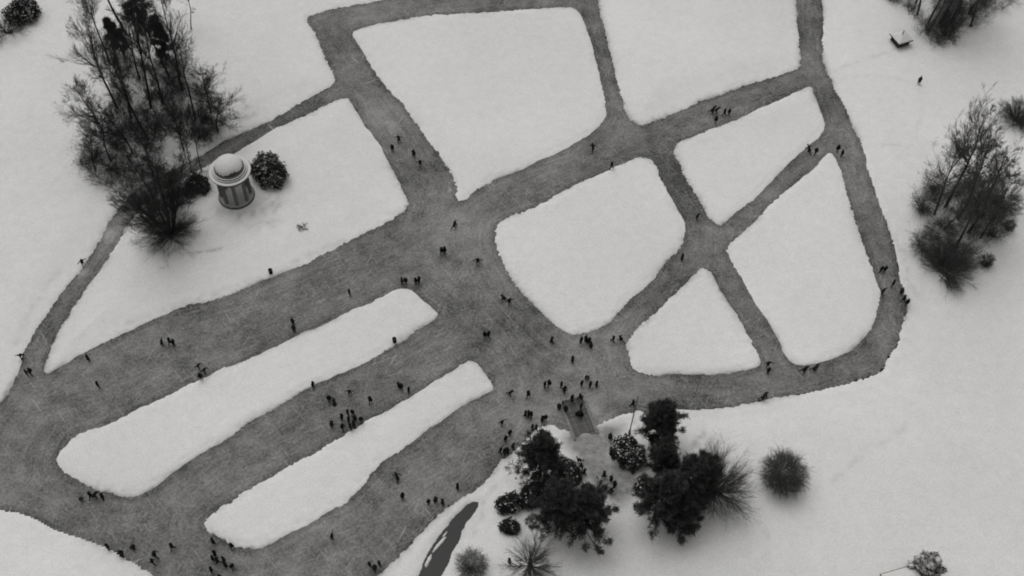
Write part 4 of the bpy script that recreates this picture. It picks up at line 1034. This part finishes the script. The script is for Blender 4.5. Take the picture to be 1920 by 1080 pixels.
# (feet x, feet y, pose, facing in degrees or None, size, label)
PEOPLE = [
 (748,266,Ar,0,1,'skater with elbows out, highest of four in the upper left lane'),
 (736,283,S,None,1,'person standing nearest the temple lawn, of four in the upper left lane'),
 (776,294,S,None,1,'third person down of four in the upper left lane'),
 (788,312,Ar,10,1,'skater with arms out, lowest of four in the upper left lane'),
 (1111,284,Gl,200,1,'skater leaning at the lower right corner of the largest snow field'),
 (1146,317,Wk,None,1,'lone person just above the rounded middle snow field'),
 (1335,212,Gl,100,1,'leftmost of four people in a row in the upper right lane'),
 (1342,213,Gl,80,1,'second of four people in a row in the upper right lane'),
 (1357,218,S,None,1,'third of four people in a row in the upper right lane'),
 (1366,216,S,None,1,'rightmost of four people in a row in the upper right lane'),
 (1341,231,S,None,1,'person below the row of four in the upper right lane'),
 (1515,286,Gl,240,1,'leftmost of four people at the upper right lane junction'),
 (1528,290,Wk,None,1,'second person from left at the upper right lane junction'),
 (1569,285,S,None,1,'third person from left at the upper right lane junction'),
 (1577,294,S,None,1,'rightmost of four people at the upper right lane junction'),
 (1722,157,S,None,1,'solitary person walking on open snow below the kiosk'),
 (157,498,Ar,40,1,'person with arms out on the edge of the path left of the wood'),
 (42,672,Gl,30,1,'person bending at the left side of the path mouth'),
 (60,703,S,None,1,'darker of two people standing in the path mouth'),
 (51,702,S,None,CH,'smaller of two people standing in the path mouth'),
 (167,676,S,None,1,'person at the pointed tip of the temple lawn edge'),
 (186,727,S,None,1,'lone person on wide ice below the tip of temple lawn'),
 (305,647,Ar,90,1,'skater left of the close pair on the broad upper lane'),
 (320,646,S,None,1,'left one of the close pair on the broad upper lane'),
 (327,648,S,None,1,'right one of the close pair on the broad upper lane'),
 (374,691,Gl,60,1,'upper left of three skaters beside the longer snow strip'),
 (385,699,Gl,60,1,'upper right of three skaters beside the longer snow strip'),
 (378,712,S,None,1,'lowest of three skaters beside the longer snow strip'),
 (550,609,S,None,1,'rear one of two people in line on the broad upper lane'),
 (552,621,S,None,1,'front one of two people in line on the broad upper lane'),
 (588,727,S,None,1,'person at the lower edge of the longer snow strip'),
 (656,554,S,None,1,'lone person on the broad upper lane near the strip end'),
 (754,532,S,None,1,'first from left of four people above the tip of longer strip'),
 (761,533,S,None,1,'second from left of four people above the tip of longer strip'),
 (780,533,S,None,1,'third from left of four people above the tip of longer strip'),
 (786,532,S,None,1,'last on the right of four people above the tip of longer strip'),
 (828,477,S,None,1,'left one of a huddled couple in the wide crossing'),
 (834,476,S,None,1,'right one of a huddled couple in the wide crossing'),
 (852,429,Gl,150,1,'skater in long stride at the top of the wide crossing'),
 (896,496,Ar,0,1,'skater with arms spread left of the rounded middle snow field'),
 (944,563,Gl,300,1,'left of two skaters meeting below left edge of middle field'),
 (955,571,Ar,20,1,'right skater with arms flung wide below left edge of middle field'),
 (909,634,S,None,1,'left one of the pair in the middle of the large crossing'),
 (916,633,Wk,None,1,'right one of the pair in the middle of the large crossing'),
 (1034,643,S,None,1,'lone person left of the group under the middle snow field'),
 (1089,644,S,None,1,'leftmost of the group under the middle snow field'),
 (1098,642,S,None,1,'second from left of the group under the middle snow field'),
 (1104,645,S,None,1,'taller dark figure at the right of group under middle field'),
 (1107,653,S,None,1,'nearest figure of the group under the middle snow field'),
 (1149,641,Wk,None,1,'left of two people at the left tip of triangular field'),
 (1164,641,Gl,270,.95,'right of two people, bending, at left tip of triangular field'),
 (1073,679,S,None,1,'lone person above the small crowd near the jetty'),
 (1021,727,S,None,1,'left one of a couple above the jetty to the left'),
 (1029,725,S,None,1,'right one of a couple above the jetty to the left'),
 (1052,727,S,None,1,'rear one of two skaters just above the jetty railing'),
 (1058,735,Wk,None,1,'front one of two skaters just above the jetty railing'),
 (1090,724,S,None,.95,'leftmost of four people above and right of the jetty end'),
 (1100,711,Cr,0,1,'stooping person farthest from the jetty of four above it'),
 (1106,727,S,None,1,'slim person, third of four above and right of the jetty end'),
 (1118,725,S,None,1,'rightmost of four people above and right of the jetty end'),
 (956,742,Gl,80,.95,'person right of the tip of the narrower snow strip'),
 (990,745,S,None,1,'person midway between narrower strip tip and the jetty'),
 (618,753,S,None,1,'standing person left of the crowd between the two strips'),
 (627,757,Cr,200,.95,'crouching person left of the crowd between the two strips'),
 (656,740,Ar,0,.9,'small skater above the crowd between the two strips'),
 (695,756,S,None,1,'lone upright person right above the crowd between strips'),
 (748,728,S,None,1,'left one of a pair at the narrower strip upper edge'),
 (753,731,S,None,1,'right one of a pair at the narrower strip upper edge'),
 (767,737,S,None,1,'person right of the pair at the narrower strip upper edge'),
 (642,788,S,None,1,'upper left figure of the crowd between the two strips'),
 (653,780,S,None,1,'topmost figure of the crowd between the two strips'),
 (662,779,S,None,1,'upper right figure of the crowd between the two strips'),
 (666,789,S,None,1,'figure below the upper right one in the crowd between strips'),
 (678,792,S,None,1,'rightmost figure of the crowd, beside the narrower strip'),
 (623,800,S,None,1,'leftmost lone figure beside the crowd between the two strips'),
 (643,806,S,None,1,'lowest left figure of the crowd between the two strips'),
 (655,794,S,None,1,'figure in the centre of the crowd between the two strips'),
 (658,806,S,None,1,'lowest figure of the crowd, at narrower strip edge'),
 (664,800,S,None,1,'figure tucked between centre and right of the crowd between strips'),
 (941,797,Ar,30,1,'skater with arms out left of the jetty groups'),
 (985,781,S,None,1,'left one of three huddled people left of the jetty'),
 (991,782,S,None,1,'middle one of three huddled people left of the jetty'),
 (996,784,S,None,1,'right one of three huddled people left of the jetty'),
 (1016,791,S,None,1,'left one of a stooping pair by the shore left of jetty'),
 (1022,789,S,None,1,'right one of a stooping pair by the shore left of jetty'),
 (998,806,S,None,1,'left one of two people above the pine nearest the jetty'),
 (1005,808,S,None,1,'right one of two people above the pine nearest the jetty'),
 (956,817,S,None,1,'topmost of the cluster on ice left of the nearest pine'),
 (948,828,S,None,1,'second from top of the cluster left of the nearest pine'),
 (938,849,Ar,60,1,'leftmost of the cluster on ice left of the nearest pine'),
 (945,853,S,None,1,'lowest of the cluster on ice left of the nearest pine'),
 (951,850,S,None,1,'figure in the middle of the cluster left of nearest pine'),
 (962,841,S,None,1,'rightmost of the cluster, at the snow edge by nearest pine'),
 (1048,768,S,None,1,'person on the ice at the left corner of jetty end'),
 (1060,772,S,None,1,'person on the left side of the jetty deck'),
 (1072,752,S,None,1,'person at the middle of the jetty railing'),
 (1087,749,S,None,1,'person at the right corner of the jetty railing'),
 (1089,767,S,None,1,'person on the right side of the jetty deck'),
 (1083,779,Cr,90,1,'left, crouching one of two people in the middle of jetty deck'),
 (1089,784,S,None,1,'right one of two people in the middle of jetty deck'),
 (1186,762,S,None,1.05,'person on ice just left of the flagpole top'),
 (1143,824,S,None,1,'person on trodden snow left of the flagpole bush'),
 (1145,855,S,None,1.05,'left one of a couple beside the flagpole bush'),
 (1150,861,S,None,1.05,'right one of a couple beside the flagpole bush'),
 (1086,868,Gl,330,1,'highest of three people right of the pine nearest jetty'),
 (1089,880,S,None,1,'middle one of three people right of the pine nearest jetty'),
 (1095,889,S,None,1,'lowest of three people right of the pine nearest jetty'),
 (1132,894,Wk,None,1,'first from left of people walking between the pine groups'),
 (1145,902,S,None,.95,'second from left of people walking between the pine groups'),
 (1152,912,S,None,1,'third from left of people walking between the pine groups'),
 (1144,924,Cr,120,1.05,'crouching person above the right pine of the pair'),
 (745,899,Gl,220,1,'skater in long stride on the lane below the narrower strip'),
 (755,934,S,None,1,'lone person below the striding skater on the lower lane'),
 (858,917,S,None,1,'lone person near the shore above the open water'),
 (804,946,S,None,1,'left of three people in a row by the lower shore'),
 (817,942,S,None,1,'middle of three people in a row by the lower shore'),
 (830,946,S,None,1,'right of three people in a row by the lower shore'),
 (623,1009,Ar,80,.9,'skater alone on the lower lane near narrower strip end'),
 (694,1063,S,None,1,'left of three people at the bottom edge of the lower lane'),
 (703,1069,S,None,1,'middle of three people at the bottom edge of the lower lane'),
 (712,1061,S,None,1,'right of three people at the bottom edge of the lower lane'),
 (955,1056,S,None,1,'person on snow left of small bare tree at bottom edge'),
 (205,1030,S,None,1,'leftmost person on the ice by the lower left snow bank'),
 (230,1043,S,None,1,'second person along the lower left snow bank'),
 (251,1028,Cr,0,.95,'crouching person near the lower left snow bank'),
 (293,1045,S,None,1.1,'bulky upper one of a pair near lower left snow bank'),
 (288,1057,S,None,.95,'smaller lower one of a pair near lower left snow bank'),
 (325,1030,S,None,1,'lone person right of the pair near lower left bank'),
 (401,1019,S,None,1,'left person at the lower tip of the narrower strip'),
 (436,1028,S,None,1,'right person at the lower tip of the narrower strip'),
 (405,1043,S,None,1,'topmost of the bottom group below narrower strip tip'),
 (400,1050,S,None,.9,'small left one of the bottom group below narrower strip tip'),
 (410,1057,S,None,1.05,'bulky central one of the bottom group below narrower strip tip'),
 (421,1053,S,None,1,'upper right one of the bottom group below narrower strip tip'),
 (424,1063,S,None,1,'lower right one of the bottom group below narrower strip tip'),
 (437,1066,S,None,1,'rightmost one of the bottom group below narrower strip tip'),
 (398,1072,S,None,1,'lowest left one of the bottom group below narrower strip tip'),
 (415,1088,S,None,1,'person cut by bottom edge under narrower strip tip'),
 (153,938,Cr,60,.9,'small crouching person left of group under the longer strip'),
 (173,934,S,None,1,'left one of three people under the longer strip end'),
 (181,933,Gl,90,1,'middle one of three people under the longer strip end'),
 (195,936,S,None,1,'right one of three people under the longer strip end'),
 (1650,511,S,None,1,'left one of a walking couple in the right-hand lane'),
 (1657,511,S,None,1,'right one of a walking couple in the right-hand lane'),
 (1672,538,S,None,1,'person below the walking couple in the right-hand lane'),
 (1653,551,Ar,30,1,'person with arms out at the right field edge in right-hand lane'),
 (1688,552,S,None,1,'upper one of three people at outer bend of right-hand lane'),
 (1692,566,S,None,1,'middle one of three people at outer bend of right-hand lane'),
 (1698,573,S,None,1,'lowest one of three people at outer bend of right-hand lane'),
 (1438,688,Ar,0,1,'rear one of two people at the right tip of triangular field'),
 (1439,700,S,None,1,'front one of two people at the right tip of triangular field'),
 (1505,699,Gl,100,1,'left of two bending skaters below the large right field'),
 (1526,695,Gl,110,1,'right of two bending skaters below the large right field'),
 (1430,749,Gl,120,1.05,'bending person at the shore of the lowest right lane'),
 (1278,488,S,None,1,'person at the right edge of the rounded middle field'),
 (1306,412,Ar,45,1,'skater with spread arms in the lane of the small crossing'),
]
rngp = random.Random(12)
jr = jetty.rotation_euler[2]
for (px, py, po, fd, sz, lab) in PEOPLE:
    p = spot(px, py)
    # those who stand on the jetty stand on its planks
    q = at(px, py, JZ); lo = Matrix.Rotation(-jr, 3, 'Z') @ (Vector((q.x, q.y, 0)) - Vector((jc.x, jc.y, 0)))
    if abs(lo.x) < jw / 2 + .05 and 0 < lo.y < jl: p = q + Vector((0, 0, .004))
    if po == S and rngp.random() < .30: po = Wk
    ti = rngp.randrange(3)
    bm_, cm_, hm_ = LIB[po, ti]
    s = sz * rngp.uniform(.96, 1.08)
    o = link('person', bm_, None, p, R(fd) if fd is not None else rngp.uniform(0, 6.283), (s * 1.17, s * 1.17, s * 1.02))
    tag(o, lab, 'person', 'skaters and strollers on and around the frozen lake')
    link('coat', cm_, o); link('hat', hm_, o)
